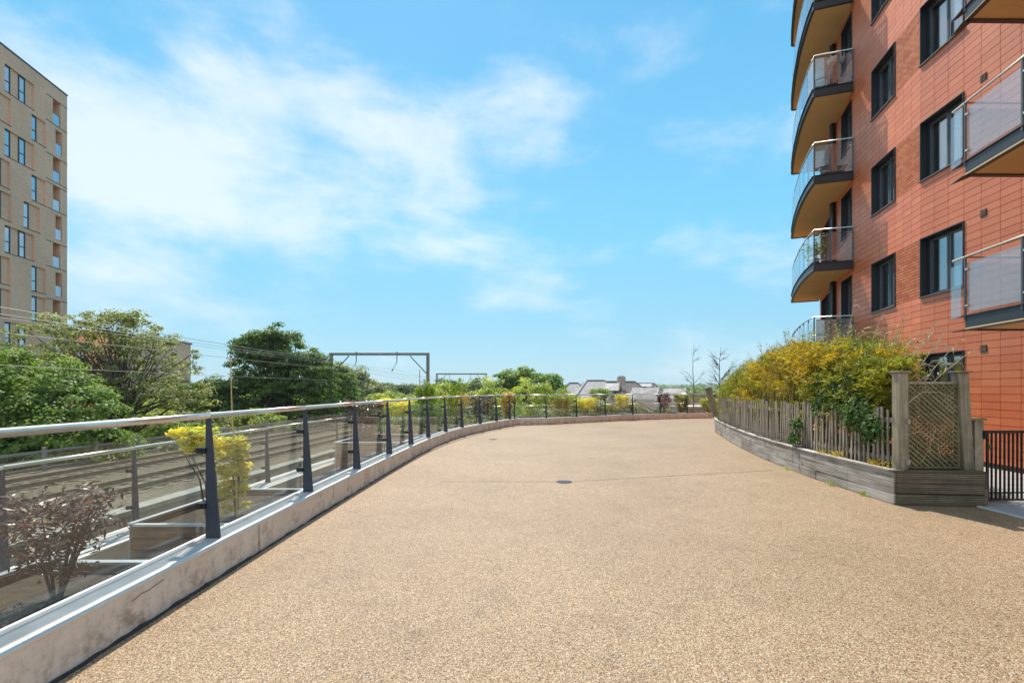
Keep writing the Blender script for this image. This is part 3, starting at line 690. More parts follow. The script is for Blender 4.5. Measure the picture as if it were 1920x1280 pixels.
for (a, c, z, ty) in logs:
    MB().hexa(fbox(TF, a+.02, c-.02, z+.05, z+1.1, -.08, -.06)).build('balustrade_glass', 'towerglass', tower, True)
    f = MB().hexa(fbox(TF, a+.01, c-.01, z+1.101, z+1.14, -.09, -.05)).build('balustrade_rail', 'frame', tower, True)
    if ty == 'A':
        MB().hexa(fbox(TF, a-.9, c+.85, z-.05, z-.004, -.05, .03)).build('ledge', 'frame', tower, True); MB().hexa(fbox(TF, a-.9, c+.85, z+2.452, z+2.5, -.05, .03)).build('ledge', 'frame', tower, True)
    MB().hexa(fbox(TF, c-.09, c-.03, z+.05, z+1.6, -.5, -.44)).build('screen', 'whiteboard', tower, True)
# lower tan block glimpsed behind the sparse tree
lb = thing('low_apartment_block', 'lower tan block half hidden behind the sparse tree', 'building', (-54, 66, -6.5))
b = MB(); b.box((-54, 66, 1.0), (11, 14, 15)); b.build('wall', 'tanbrick', lb, True)
b = MB(); b.box((-54, 66, 8.62), (11.3, 14.3, .2)); b.build('roof', 'frame', lb, True)
for i in range(4):
    for k in range(4):
        f = MB().box((-51.6-1.2+i*2.6-2.4, 58.98, -3+k*2.9), (.9, .08, 1.7)).build('window', 'frame', lb, True)
        MB().box((-51.6-1.2+i*2.6-2.4, 58.93, -3+k*2.9), (.74, .02, 1.54)).build('pane', 'towerglass', f, True)

# ------------------------------------------------------------------ slate roofed houses
def solid(b, vs, fs): b.add(vs, fs)
hs = thing('slate_roof_house', 'large pale house with long weathered grey slate roofs beyond the railing', 'house', (14, 58, -6.5))
YR = 62.0
def px(u, y=YR): return (u-960)/907*y
def zx(v, y=YR): return 1.65-(v-731)/907*y
def hip(name, x0, x1, rx0, rx1, y0, y1, ze, zr, m, wall=True):
    yc = (y0+y1)/2
    b = MB().add([(x0, y0, ze), (x1, y0, ze), (x1, y1, ze), (x0, y1, ze), (rx0, yc, zr), (rx1, yc, zr)], [(0, 1, 5, 4), (1, 2, 5), (2, 3, 4, 5), (3, 0, 4)])
    b.add([(x0, y0, ze-.15), (x1, y0, ze-.15), (x1, y1, ze-.15), (x0, y1, ze-.15), (x0, y0, ze-.002), (x1, y0, ze-.002), (x1, y1, ze-.002), (x0, y1, ze-.002)], BOXF)
    o = b.build(name, m, hs, True)
    if wall: MB().box(((x0+x1)/2, yc, (ze-6.5)/2-.08), (x1-x0-1, y1-y0-1, ze+6.5-.16)).build('wall', 'whiteboard', hs, True)
    rd = MB().tube([(rx0, yc, zr+.03), (rx1, yc, zr+.03)], .09, 6)
    for e, (cx_, cy_) in ((rx0, (x0, y0)), (rx1, (x1, y0))): rd.tube([(e, yc, zr+.03), (cx_, cy_, ze+.03)], .07, 6)
    rd.build('ridge_tile', 'slatedark', o, True)
    return o
hip('roof', px(1034), px(1226), px(1101), px(1133), 54, 70, -2.2, zx(713.5), 'slate')
hip('roof', px(1006), px(1150), px(1078), px(1096), 61, 75, -2.2, zx(718, 68), 'slate')
hip('roof', px(1100), px(1268), px(1134), px(1198), 57, 71, -2.4, zx(715.5, 64), 'slatedark')
hip('roof', px(1160), px(1310), px(1205), px(1248), 59, 75, -2.6, zx(719, 67), 'slatedark')
b = MB().box((px(1166.5), 62.5, zx(714, 62.5)), (.9, .9, 1.1)); ch = b.build('chimney', 'concrete', hs, True)
for dx in (-.17, .17): MB().tube([(px(1166.5)+dx, 62.5, zx(714, 62.5)+.55), (px(1166.5)+dx, 62.5, zx(714, 62.5)+.7)], .1, 8).build('chimney_pot', 'mortar', ch, True)
def gable(u0, u1, v_ridge, uL, y, zb, win=True, mroof='slate'):
    # a wing whose gable end faces right-front; ridge runs left
    xa = px(u0, y); xb = px(u1, y); zr = zx(v_ridge, y); xm = (xa+xb)/2; xl = px(uL, y)
    # ridge from (xl, y+?) to (xm, y)
    o = MB().add([(xm, y, zr), (xa, y-1.2, zb), (xb, y+1.2, zb), (xl, y+1.5, zr), (xl-.8, y+.2, zb), (xl+.8, y+3.2, zb)],
                 [(0, 1, 4, 3), (0, 3, 5, 2)]).build('wing_roof', mroof, hs, True)
    MB().add([(xm-.05, y+.05, zr-.15), (xa+.12, y-1.1, zb), (xb-.12, y+1.2, zb)], [(0, 1, 2)]).build('gable', 'frame', o, True)
    bb = MB()
    for a, c in (((xm, y, zr), (xa, y-1.2, zb)), ((xm, y, zr), (xb, y+1.2, zb))): bb.tube([a, c], .10, 5)
    if win:
        bb.tube([(xm, y-.05, zr), (xm, y-.05, zb)], .05, 5)
        for k in (.35, .6): bb.tube([(xm+(xa-xm)*k, y-1.2*k-.06, zr+(zb-zr)*k), (xm+(xb-xm)*k, y+1.2*k-.06, zr+(zb-zr)*k)], .045, 5)
    bb.build('bargeboard', 'whiteboard' if win else 'slatedark', o, True)
gable(1157, 1169, 718, 1142, 58.5, zx(732, 58.5), False)
gable(1226, 1244, 726.5, 1192, 54, zx(748, 54))
gable(1276, 1294, 728, 1253, 55, zx(747, 55))
gable(1219, 1226, 719, 1205, 64, zx(724.5, 64), False)
for u0, u1 in ((1196, 1240), (1262, 1290)):
    y = 55.2; MB().box(((px(u0, y)+px(u1, y))/2, y+2, -3.5), (px(u1, y)-px(u0, y), 4, 5.4)).build('wall', 'whiteboard', hs, True)
    for k in range(3):
        xx = px(u0, y)+(k+.6)*(px(u1, y)-px(u0, y))/3.4
        f = MB().box((xx, y-.02, -1.6), (.5, .06, .9)).build('window', 'frame', hs, True); MB().box((xx, y-.06, -1.6), (.42, .02, .82)).build('pane', 'towerglass', f, True)
og = thing('garden_room', 'low white glazed garden room beyond the far right railing', 'outbuilding', (16.5, 44, -3.0))
MB().box((16.4, 44, -1.2), (2.6, 3, 2.6)).build('wall', 'whiteboard', og, True)
MB().box((16.4, 43.9, .16), (3.0, 3.4, .12)).build('roof', 'coping_white', og, True)
for k in range(4):
    f = MB().box((15.4+k*.65, 42.47, -.5), (.58, .05, .9)).build('window', 'framel', og, True); MB().box((15.4+k*.65, 42.43, -.5), (.48, .02, .8)).build('pane', 'towerglass', f, True)
ob = thing('brown_roof_house', 'small house with brown striped roof above the white garden room', 'house', (20, 52, -6.5))
MB().box((21.2, 54, -3.2), (5.4, 6, 6.4)).build('wall', 'mortar', ob, True)
for k in range(9): MB().box((21.2, 51.0+k*.35, 0.06+k*.135), (5.8, .33, .08)).build('tile_course', 'slatedark' if k % 2 else 'planterwood', ob, True)

# ------------------------------------------------------------------ foliage
def sphere_dirs(n): return unit(rng.normal(size=(n, 3)))
def crown_points(lobes, ncl, npc, cr, shell=.75, flat=.6):
    vol = np.array([l[3]*l[4]*l[5] for l in lobes])**(2/3); pr = vol/vol.sum()
    idx = rng.choice(len(lobes), ncl, p=pr); Lb = np.array(lobes)[idx]
    d = sphere_dirs(ncl); d[:, 2] = np.where(d[:, 2] < -.5, -d[:, 2], d[:, 2])
    rad = shell+(1-shell)*rng.random((ncl, 1))**.8; rad = np.where(rng.random((ncl, 1)) < .22, rad*rng.uniform(.3, .9, (ncl, 1)), rad)
    C = Lb[:, :3]+d*Lb[:, 3:6]*rad
    rad = np.where(rng.random((ncl, 1)) < .14, rad*rng.uniform(1.04, 1.17, (ncl, 1)), rad); C = Lb[:, :3]+d*Lb[:, 3:6]*rad
    n = ncl*npc; ci = np.repeat(np.arange(ncl), npc)
    e = sphere_dirs(n); e[:, 2] = np.abs(e[:, 2])*rng.choice([1, 1, 1, -.5], n)
    cs = (cr*rng.uniform(.6, 1.5, ncl))[ci][:, None]
    rr = (rng.random((n, 1))**.45)
    off = e*rr*cs; off[:, 2] *= flat
    P = C[ci]+off
    out = unit(d)[ci]
    N = unit(e*1.0+out*.5+np.array([0, 0, .55])+rng.normal(size=(n, 3))*.55)
    return P, N, C
def tree(name, label, base, lobes, ncl, npc, cr, leaf, m, cat='tree', trunk_r=.3, limbs=22, trunk_top=None, shell=.75, bark='bark', group=None, lw=.62, tw=None):
    root = thing(name, label, cat, base, group)
    P, N, C = crown_points(lobes, ncl, npc, cr, shell)
    quads_obj('crown', leaves(P, N, leaf, leaf*lw), m, root)
    if trunk_r:
        bx, by, bz = base; L0 = np.array(lobes)
        cx, cy = L0[:, 0].mean(), L0[:, 1].mean(); zlow = (L0[:, 2]-L0[:, 5]).min()
        fz = trunk_top if trunk_top is not None else zlow+.35*((L0[:, 2]+L0[:, 5]).max()-zlow)
        b = MB(); ftop = Vector((bx*.5+cx*.5, by*.5+cy*.5, fz))
        tp = [Vector(base), Vector(base).lerp(ftop, .35)+Vector((random.uniform(-.2, .2), 0, 0)), Vector(base).lerp(ftop, .7)+Vector((random.uniform(-.2, .2), 0, 0)), ftop]
        b.tube(tp, [trunk_r*1.25, trunk_r, trunk_r*.85, trunk_r*.62], 9)
        for i in rng.choice(len(C), min(limbs, len(C)), replace=False):
            c = Vector(C[i]); k = random.uniform(.45, 1); st = Vector(base).lerp(ftop, k)
            mid = st.lerp(c, .5)+Vector((random.uniform(-.3, .3), random.uniform(-.3, .3), random.uniform(.1, .6)))
            r0 = trunk_r*random.uniform(.22, .45)
            q1 = st.lerp(mid, .5)+Vector((random.uniform(-.15, .15), 0, random.uniform(-.15, .1)))
            b.tube([st, q1, mid, mid.lerp(c, .6)+Vector((random.uniform(-.2, .2),)*3), c], [r0, r0*.8, r0*.55, r0*.35, r0*.12], 5)
            if tw:
                for _ in range(tw):
                    s2 = mid.lerp(c, random.uniform(0, .8)); e2 = Vector(C[int(rng.integers(len(C)))])
                    if (e2-s2).length < 3.2: b.tube([s2, s2.lerp(e2, .5)+Vector((0, 0, random.uniform(-.1, .3))), e2], [r0*.3, r0*.2, r0*.08], 4)
        b.build('trunk', bark, root, True, smooth=True)
    return root
# trees past the railway (x, y, z, rx, ry, rz lobes)
tree('broadleaf_tree', 'dense bushy green tree at the far left edge in front of the tower', (-25, 25.5, -6.4),
     [(-25.2, 25, .6, 3.4, 3, 3.1), (-22.8, 24.5, -.6, 3.0, 2.6, 2.6), (-28.5, 26, .8, 3, 3, 3.0), (-21.2, 24.5, -2.2, 2.2, 2.2, 1.9), (-25.5, 23.5, -1.8, 4, 2.5, 2.6)], 600, 100, .58, .19, 'leaf_mid', trunk_r=.3, limbs=60)
tree('sparse_tree', 'open crowned tree with bare showing branches left of centre in front of the tower corner', (-26.4, 32, -6.4),
     [(-26.0, 32, 3.3, 3.4, 3, 3.7), (-29.8, 32, 3.5, 3.4, 2.4, 3.0), (-23.6, 32, 2.5, 2.9, 2.4, 2.9), (-21.8, 31.5, 1.2, 1.9, 2, 1.8), (-27, 32, 5.0, 2.2, 2, 2.0), (-25, 31.5, .2, 3, 2, 1.6)], 420, 42, .5, .19, 'leaf_grey', trunk_r=.26, limbs=110, trunk_top=2.0, shell=.8, tw=2)
tree('oak_tree', 'big dark green oak standing left of the nearest gantry', (-23.4, 48, -6.4),
     [(-23.0, 48, 4.6, 3.2, 3, 3.5), (-25.6, 48, 4.0, 2.6, 2.4, 3.2), (-20.6, 48, 2.8, 3.0, 3, 2.8), (-26.0, 47.5, .8, 3.4, 3, 3.0), (-22, 47, -.2, 5, 3, 3.4), (-19.6, 48, .2, 2.2, 2.4, 3), (-24.4, 48, 6.0, 1.9, 1.8, 1.6)], 600, 82, .66, .27, 'leaf_dark', trunk_r=.5, limbs=90, trunk_top=2.2, shell=.62)
tree('broadleaf_tree', 'lower dark green tree leaning out left of the oak', (-29.0, 47, -6.4), [(-29, 46, -.2, 2.6, 2.4, 3.0), (-27, 46, -1.5, 2.6, 2.4, 2.4)], 220, 90, .7, .26, 'leaf_dark', trunk_r=.25)
tree('broadleaf_tree', 'grey green rounded tree seen through the left half of the nearest gantry', (-25.5, 76, -6.4),
     [(-25.5, 76, .6, 4.2, 3.5, 4.2), (-22.3, 75, -.8, 3.0, 3, 3.2), (-29, 75, 2.0, 3, 3, 3.6)], 420, 90, 1.0, .38, 'leaf_grey', trunk_r=.3)
tree('broadleaf_tree', 'mid green tree right behind the left post of the nearest gantry', (-20.8, 58, -6.4),
     [(-20.6, 57, 1.0, 2.4, 2.4, 3.4), (-19.4, 56, -1.2, 2.6, 2.2, 2.8)], 260, 80, .7, .28, 'leaf_mid', trunk_r=.25)
for (x, y, rx, rz, z, mm, lab) in [(-36, 52, 5, 3.4, -1.6, 'leaf_mid', 'rounded green bush low behind the sparse tree'), (-31, 40, 3.4, 3.2, -2.2, 'leaf_light', 'bright green bush right of the sparse tree trunk'),
                            (-25, 38, 3.6, 2.6, -2.6, 'leaf_grey', 'grey green bush under the sparse tree branches'), (-22.2, 33, 2.6, 2.4, -3.0, 'leaf_mid', 'green bush below the left handrail near the yellow maple'),
                            (-30, 60, 4.2, 3, 1.0-1.9, 'leaf_light', 'light green tree left of the oak against the hill'),
                            (-21.5, 41, 2.2, 1.8, -1.9, 'leaf_light', 'small light green bush at the foot of the oak'),
                            (-21.0, 28, 2.4, 1.8, -3.4, 'leaf_dark', 'dark bush behind the lineside fence')]:
    tree('bush', lab, (x, y, -6.4), [(x, y, z, rx, rx*.8, rz), (x+rx*.6, y-.5, z-1, rx*.7, rx*.6, rz*.8)], 190, 80, .62, .24, mm, 'bush', trunk_r=.12, limbs=8)
ob_ = []
for (x, y, rx, rz, z, mm, lab) in [
        (-30, 140, 5.5, 5, -1.8, 'leaf_far', 'distant rounded tree top in the middle of the gantry opening'),
        (-22, 120, 5, 3, -1.9, 'leaf_far', 'smooth grey rounded tree below the distant one'),
        (-40, 150, 8, 4, -.5, 'leaf_far', 'distant tree left in the gantry opening'),
        (-8.5, 120, 7, 4.5, -.6, 'leaf_far', 'distant trees behind the second gantry'),
        (3, 130, 9, 5, .2, 'leaf_far', 'distant tree mass left of the round green tree'),
        (-15, 110, 3.5, 4.4, -.6, 'leaf_mid', 'green tree beside the right post of the nearest gantry')]:
    tree('broadleaf_tree', lab, (x, y, -6.4), [(x, y, z, rx, rx*.7, rz), (x+rx*.5, y, z-1, rx*.7, rx*.6, rz*.8)], 200, 60, 1.2, .6, mm, trunk_r=.3, limbs=5)
tree('broadleaf_tree', 'large round green tree just left of the slate roofs', (2.4, 60, -6.4),
     [(.6, 60, .3, 3.6, 3, 3.9), (3.4, 59, -.2, 3.2, 3, 3.8), (-1.6, 60, -1.0, 3.0, 2.6, 3.2), (5.0, 58, -1.6, 2.4, 2.4, 2.6)], 420, 85, .9, .34, 'leaf_mid', trunk_r=.4)
tree('broadleaf_tree', 'dark round crown beside the round green tree', (5.2, 64, -6.4), [(4.6, 64, .1, 2.6, 2.4, 3.4)], 170, 80, .8, .34, 'leaf_dark', trunk_r=.3)
for (x, y, rx, rz, z, lab) in [(-4.6, 34, 1.9, 2.6, -.6, 'light green shrub low before the round green tree, left'), (-1.6, 35, 2.3, 2.6, -.5, 'light green shrub before the round green tree, middle'), (1.4, 36, 2.4, 2.8, -.55, 'light green shrub before the round green tree, right'),
                               (4.0, 37, 1.9, 2.4, -.95, 'light green shrub nearest the slate roofs'), (-9.0, 38, 2.4, 2.4, -.9, 'light green shrub under the right gantry post'), (-6.6, 37, 2.0, 2.2, -1.1, 'light green shrub under the second gantry'),
                               (-12, 44, 2.2, 2.2, -.9, 'yellow green shrub behind the yellow maples')]:
    tree('shrub', lab, (x, y, -6.4), [(x, y, z, rx, rx*.8, rz), (x+.8, y-.3, z-1.2, rx, rx*.8, rz*.8)], 190, 70, .45, .17, 'leaf_light', 'shrub', trunk_r=.1, limbs=10, group='light shrubs beyond the far railing')
for (x, y, rx, rz, z, mm, lab) in [(6.4, 38, 2.2, 1.5, -.8, 'leaf_mid', 'green shrub before the large slate roof'), (9.2, 39, 2.6, 1.7, -1.1, 'leaf_grey', 'grey green shrub before the middle slate roof'), (12.0, 40, 2.2, 1.4, -1.4, 'leaf_mid', 'green shrub below the dormer gables'),
                            (15, 47, 2, 1.6, -2, 'leaf_dark', 'dark shrub between the two white gables'), (-.6, 32.5, 2.6, 2.0, -1.9, 'leaf_mid', 'green undergrowth behind the railing corner'), (3.2, 33.5, 2.6, 1.9, -1.9, 'leaf_mid', 'green undergrowth right of the railing corner'), (-6.8, 27, 1.6, 1.8, -1.3, 'leaf_mid', 'green undergrowth outside the railing bend'), (-4.2, 30, 2.0, 1.9, -1.5, 'leaf_grey', 'grey undergrowth outside the railing bend')]:
    tree('shrub', lab, (x, y, -6.4), [(x, y, z, rx, rx*.8, rz)], 150, 70, .42, .16, mm, 'shrub', trunk_r=.08, limbs=6)
# far woods as one mass
P = []; N = []
for _ in range(900):
    a = rng.uniform(-50, 50); d = rng.uniform(170, 1250)
    x = d*math.sin(R(a)); y = d*math.cos(R(a)); z = gz(x, y)
    if abs(x-(-16.9+.067*y)) < 14 and y < 260: continue
    r = rng.uniform(3, 6)*(1+d/1200); n = 60
    e = sphere_dirs(n); e[:, 2] = abs(e[:, 2])
    P.append(np.array([x, y, z+r*.2])+e*np.array([r*1.6, r, r*.85])); N.append(e+rng.normal(size=(n, 3))*.4)
P = np.concatenate(P); N = np.concatenate(N)
q = leaves(P, N, 3.2, 2.6)
tag(quads_obj('distant_woodland', q, 'leaf_far'), kind='stuff', label='distant woods on the low hills at the horizon')
# undergrowth beyond the far fence of the railway
P = []; N = []
for _ in range(420):
    y = rng.uniform(10, 62); x = -16.9+.067*y-rng.uniform(6.0, 13); r = rng.uniform(.7, 1.4)
    n = 60; e = sphere_dirs(n); e[:, 2] = abs(e[:, 2]); P.append(np.array([x, y, -3.6+rng.uniform(-.6, .9)])+e*r); N.append(e+rng.normal(size=(n, 3))*.5)
tag(quads_obj('undergrowth', leaves(np.concatenate(P), np.concatenate(N), .3, .2), 'leaf_dark'), kind='stuff', label='dark undergrowth behind the railway fence')

# bare saplings
def bare(label, x, y, z0, z1, seed, nb):
    r0 = random.Random(seed); root = thing('bare_sapling', label, 'tree', (x, y, z0)); H = z1-z0
    b = MB(); b.tube([(x+.05*math.sin(k*1.7), y, z0+H*k/8) for k in range(9)], [.06-.0068*k for k in range(9)], 6); b.build('trunk', 'barkdark', root, True)
    b = MB()
    for i in range(nb):
        k = r0.uniform(.45, .93); a = r0.choice([-1, 1]); l = (1.05-k)*H*.33*r0.uniform(.6, 1.2); s = Vector((x, y, z0+H*k))
        e = s+Vector((a*l*r0.uniform(.3, 1), r0.uniform(-.5, .5)*l, l*r0.uniform(.25, 1.3))); m_ = s.lerp(e, .5)+Vector((0, 0, r0.uniform(-.05, .1)))
        b.tube([s, m_, e], [.016, .010, .004], 4)
        for _ in range(7):
            s2 = s.lerp(e, r0.uniform(.3, 1)); b.tube([s2, s2+Vector((a*r0.uniform(.05, .4), r0.uniform(-.2, .2), r0.uniform(-.05, .4)))], [.008, .003], 3)
    tag(b.build('branch', 'barkdark', root, True), kind='stuff')
bare('tall bare sapling standing alone right of the slate roofs', 12.0, 32, -3, 4.75, 3, 9)
bare('bare twiggy sapling beside the golden hedge', 10.15, 23.6, -3, 3.75, 5, 30)

# ------------------------------------------------------------------ maples and shrubs in the lower planters
def maple(name, label, x, y, z0, h, rx, m, nl, leaf, off=0, cat='shrub', layers=7, stems=4, lw=.4, lo=.18, colw=None):
    root = thing(name, label, cat, (x, y, z0)); b = MB(); Ps = []; Ns = []
    for i in range(stems):
        a = random.uniform(0, 6.28); e = Vector((x+off+rx*.6*math.cos(a), y+rx*.6*math.sin(a), z0+h*random.uniform(.7, .97)))
        mdl = Vector((x, y, z0)).lerp(e, .5)+Vector((-off*.3, 0, .08)); b.tube([(x+.02*math.cos(a), y+.02*math.sin(a), z0), mdl, e], [.014, .010, .004], 5)
    for k in range(nl):
        t = random.random()**.65; zz = z0+h*(lo+(1-lo)*t)
        wf = math.sin(min(1, .25+t)*math.pi*.62)*(.55+.45*t) if colw is None else colw; a = random.uniform(0, 6.28); rr = rx*wf*random.uniform(.25, 1)**.6
        c = np.array([x+off*t+rr*math.cos(a), y+rr*math.sin(a)*.9, zz+random.uniform(-.04, .04)])
        n = 12; P = c+rng.normal(size=(n, 3))*np.array([.055, .055, .02])*(rx/.45)
        Ps.append(P); Ns.append(rng.normal(size=(n, 3))*.45+np.array([.1*math.cos(a), .1*math.sin(a), 1]))
        if k % 6 == 0: b.tube([(x+off*t*.5, y, zz-.10*h), tuple(c)], [.006, .002], 3)
    quads_obj('foliage', leaves(np.concatenate(Ps), np.concatenate(Ns), leaf, leaf*lw), m, root)
    b.build('stem', 'barkdark', root, True)
    return root
maple('dark_red_maple', 'dark purple leaved maple behind the glass at the lower left', -3.82, 4.05, -.12, .90, .50, 'leaf_red', 185, .068, lo=.22, lw=.30, stems=7)
maple('yellow_maple', 'bright yellow maple in the brown planter behind the second glass pane', -3.86, 6.75, -.12, 1.12, .20, 'leaf_yellow', 230, .085, off=-.05, lo=.08, colw=1.0)
lob = maple('yellow_maple', 'leafy yellow green branch of a maple left of the nearest post', -4.05, 6.45, -.1, 1.22, .26, 'leaf_yellow', 150, .085, off=-.22, lo=.74, colw=1.0)
cane = thing('bamboo_cane', 'tall thin yellow bamboo cane rising above the handrail', 'cane', (-3.78, 6.65, -.1))
MB().tube([(-3.78, 6.65, -.1), (-3.80, 6.66, .6), (-3.86, 6.67, 1.3), (-3.89, 6.68, 2.1)], [.011, .010, .009, .007], 6).build('pole', 'bamboo', cane, True)
maple('dark_red_maple', 'purple grey maple by the tall pale planter', -4.35, 14.3, -.2, 1.55, .6, 'leaf_red', 300, .10)
maple('yellow_maple', 'pale yellow maple left of the bright green fronds', -4.2, 17.5, -.2, 1.5, .75, 'leaf_yellow', 150, .12, lo=.5)
maple('orange_maple', 'orange maple beside the railing bend', -2.55, 22.6, .0, 1.45, .6, 'leaf_orange', 110, .12, lo=.4)
maple('pale_shrub', 'pale flowering shrub under the purple maple', -3.6, 15.6, -.1, .9, .8, 'leaf_pale', 260, .08)
maple('green_shrub', 'feathery green shrub behind the sixth glass pane', -3.4, 18.6, -.1, 1.2, .8, 'leaf_mid', 320, .10)
maple('dark_red_maple', 'purple maple beside the railing bend', -1.5, 23.6, .0, 1.35, .7, 'leaf_red', 240, .11)
maple('orange_maple', 'small orange maple at the railing corner', -.25, 24.2, .0, 1.5, .35, 'leaf_orange', 150, .11)
maple('golden_shrub', 'golden green spreading shrub behind the first far panes', 2.6, 25.6, .05, 1.3, .6, 'leaf_acid', 150, .12, lo=.4)
maple('golden_shrub', 'drooping golden shrub in the middle of the far railing', 4.05, 26.2, .05, 1.15, .7, 'leaf_yellow', 130, .12, lo=.5)
maple('orange_maple', 'yellow maple behind the far railing before the slate roofs', 6.2, 27.2, .1, 1.3, .5, 'leaf_yellow', 90, .12, lo=.4)
maple('green_shrub', 'small green shrub topping the far railing', 5.1, 28.0, .1, 1.6, .7, 'leaf_mid', 150, .12, lo=.55)
maple('dark_red_maple', 'dark purple maple before the white gable', 9.1, 29.0, .1, 1.35, .5, 'leaf_red', 130, .12, lo=.3)
maple('green_shrub', 'bright green shrub at the right end of the far railing', 10.35, 29.5, .1, 1.25, .5, 'leaf_acid', 170, .13)
maple('green_shrub', 'olive green shrub last before the golden hedge', 12.2, 29.9, .1, 1.0, .6, 'leaf_light', 150, .13)
maple('pale_shrub', 'white flowering shrub low behind the first far panes', 2.2, 25.1, -.1, .75, 1.0, 'leaf_pale', 260, .09)
def frond(label, x, y, z0, tx, tz):
    root = thing('upright_shrub', label, 'shrub', (x, y, z0)); Ps = []; Ns = []; b = MB()
    for s in (-.16, .0, .14):
        p0 = Vector((x+s, y, z0)); p1 = Vector((x+tx+s*1.6, y, z0+tz-abs(s)*1.5)); m_ = p0.lerp(p1, .5)+Vector((-tx*.18, 0, 0))
        b.tube([p0, m_, p1], [.015, .012, .005], 5)
        for k in range(70):
            t = k/70; c = np.array((p0.lerp(m_, t*2) if t < .5 else m_.lerp(p1, t*2-1))); n = 10
            Ps.append(c+rng.normal(size=(n, 3))*np.array([.09, .09, .05])); Ns.append(rng.normal(size=(n, 3)))
    quads_obj('foliage', leaves(np.concatenate(Ps), np.concatenate(Ns), .10, .04), 'leaf_acid', root); b.build('stem', 'barkdark', root, True)
frond('pair of upright acid green fronds under the right gantry post', -3.55, 19.0, -.1, .15, 2.15)
frond('acid green frond leaning left beside the upright pair', -3.1, 19.0, -.1, -.25, 2.0)
frond('acid green frond leaning right above the railing bend', -2.9, 20.6, -.1, .75, 2.25)

# ------------------------------------------------------------------ timber planter, hedge, picket fence
FACE = [(5.5, 6.96), (5.55, 8.0), (5.62, 8.95), (5.76, 9.95), (5.95, 11.2), (6.19, 12.37), (6.5, 13.7), (6.9, 15.3), (7.36, 16.9), (7.95, 18.9), (8.75, 20.9)]
tp = thing('timber_planter', 'long curved planter of weathered grooved boards holding the golden hedge', 'planter', (5.5, 6.96, 0))
for i in range(len(FACE)-1):
    a, c = FACE[i], FACE[i+1]; L = math.dist(a, c)
    for k in range(3):
        j = random.uniform(-.006, .006); g = .004
        aa = (a[0]+(c[0]-a[0])*g/L, a[1]+(c[1]-a[1])*g/L); cc = (c[0]-(c[0]-a[0])*g/L, c[1]-(c[1]-a[1])*g/L)
        MB().slabline(aa, cc, .028, .008+k*.155, .158+k*.155, -.014+j).build('board', 'deck', tp, True, bevel=.003)
        # slabline offset left of travel = -x side
    MB().slabline(a, c, .11, .472, .498, -.035 if i % 2 else -.0352).build('cap', 'deck', tp, True, bevel=.003)
fr = [(6.67, 6.83), (5.5, 6.94)]
for k in range(3):
    z0 = .008+k*.155; gap = .012 if k == 1 else 0
    MB().slabline((5.52, 6.945), (6.67, 6.83), .03, z0+gap, z0+.15, 0).build('front_board', 'deckdark', tp, True, bevel=.003)
MB().slabline((5.47, 6.965), (6.69, 6.845), .10, .473, .50, .02).build('front_cap', 'deckdark', tp, True, bevel=.003)
MB().box((6.70, 6.87, .12), (.05, .08, .24)).build('corner_block', 'deckdark', tp, True)
BACK = [(6.72, 6.86), (7.6, 9.0), (8.3, 12), (8.8, 14), (9.6, 16.5), (10.6, 19), (11.6, 20.9)]
MB().slabline(FACE[-1], BACK[-1], .03, .0, .47).build('end_board', 'deck', tp, True)
b = MB()
for a, c in zip(BACK, BACK[1:]): b.slabline(a, c, .03, 0, .47)
b.build('rear_board', 'deckdark', tp, True)
FI = offset(FACE, -.05)
MB().prism(FI+BACK[::-1], .003, .41).build('soil', 'soil', tp, True)
# picket fence
FL = offset(FACE, -.17)
pf = thing('picket_fence', 'weathered picket fence standing in the long timber planter', 'fence', (FL[0][0], FL[0][1], .45))
pts = resample(FL, .108, .14)
pm = None
for i, (x, y) in enumerate(pts):
    a = pts[max(0, i-1)]; c = pts[min(len(pts)-1, i+1)]; ang = math.atan2(c[1]-a[1], c[0]-a[0])
    if pm is None:
        o = MB().box((0, 0, .47), (.040, .02, .94)).build('picket', 'picket', pf, bevel=.003); pm = o
    else: o = pm.copy(); COL.objects.link(o); o.parent = pf
    h = 1+random.uniform(-.035, .03)
    if y < 8.5 and random.random() < .35: h *= random.uniform(.86, .95)
    L = ORIG[pf.name]; o.location = (x-L[0], y-L[1], -.01); o.rotation_euler = (random.uniform(-.03, .03), random.uniform(-.035, .035), ang); o.scale = (random.uniform(.9, 1.1), 1, h)
FR = offset(FACE, -.2)
for i in range(len(FR)-1):
    for z in (.58, 1.16): MB().slabline(FR[i], FR[i+1], .03, z, z+.07, -.01).build('rail', 'picket', pf, True)
for i in (1, 3, 5, 7, 9):
    q = FR[i]; MB().box((q[0]+.07, q[1], .93), (.09, .09, .98)).build('post', 'picket', pf, True)
for i in range(2, len(FACE)-1):   # blocks on the planter cap
    q = at_line(offset(FACE, .0), 2.9+1.15*(i-2)); 
    MB().box((q[0]+.10, q[1], .508), (.16, .20, .018)).build('bracket', 'deckdark', pf, True)
# slanting post at the far end
lp = tag(MB().hexa([(8.68, 20.7, .45), (8.85, 20.7, .45), (8.85, 20.85, .45), (8.68, 20.85, .45), (8.30, 20.7, 1.72), (8.52, 20.7, 1.78), (8.52, 20.85, 1.78), (8.30, 20.85, 1.72)]).build('leaning_post', 'post'), 'rough leaning timber post at the far end of the planter', 'post')
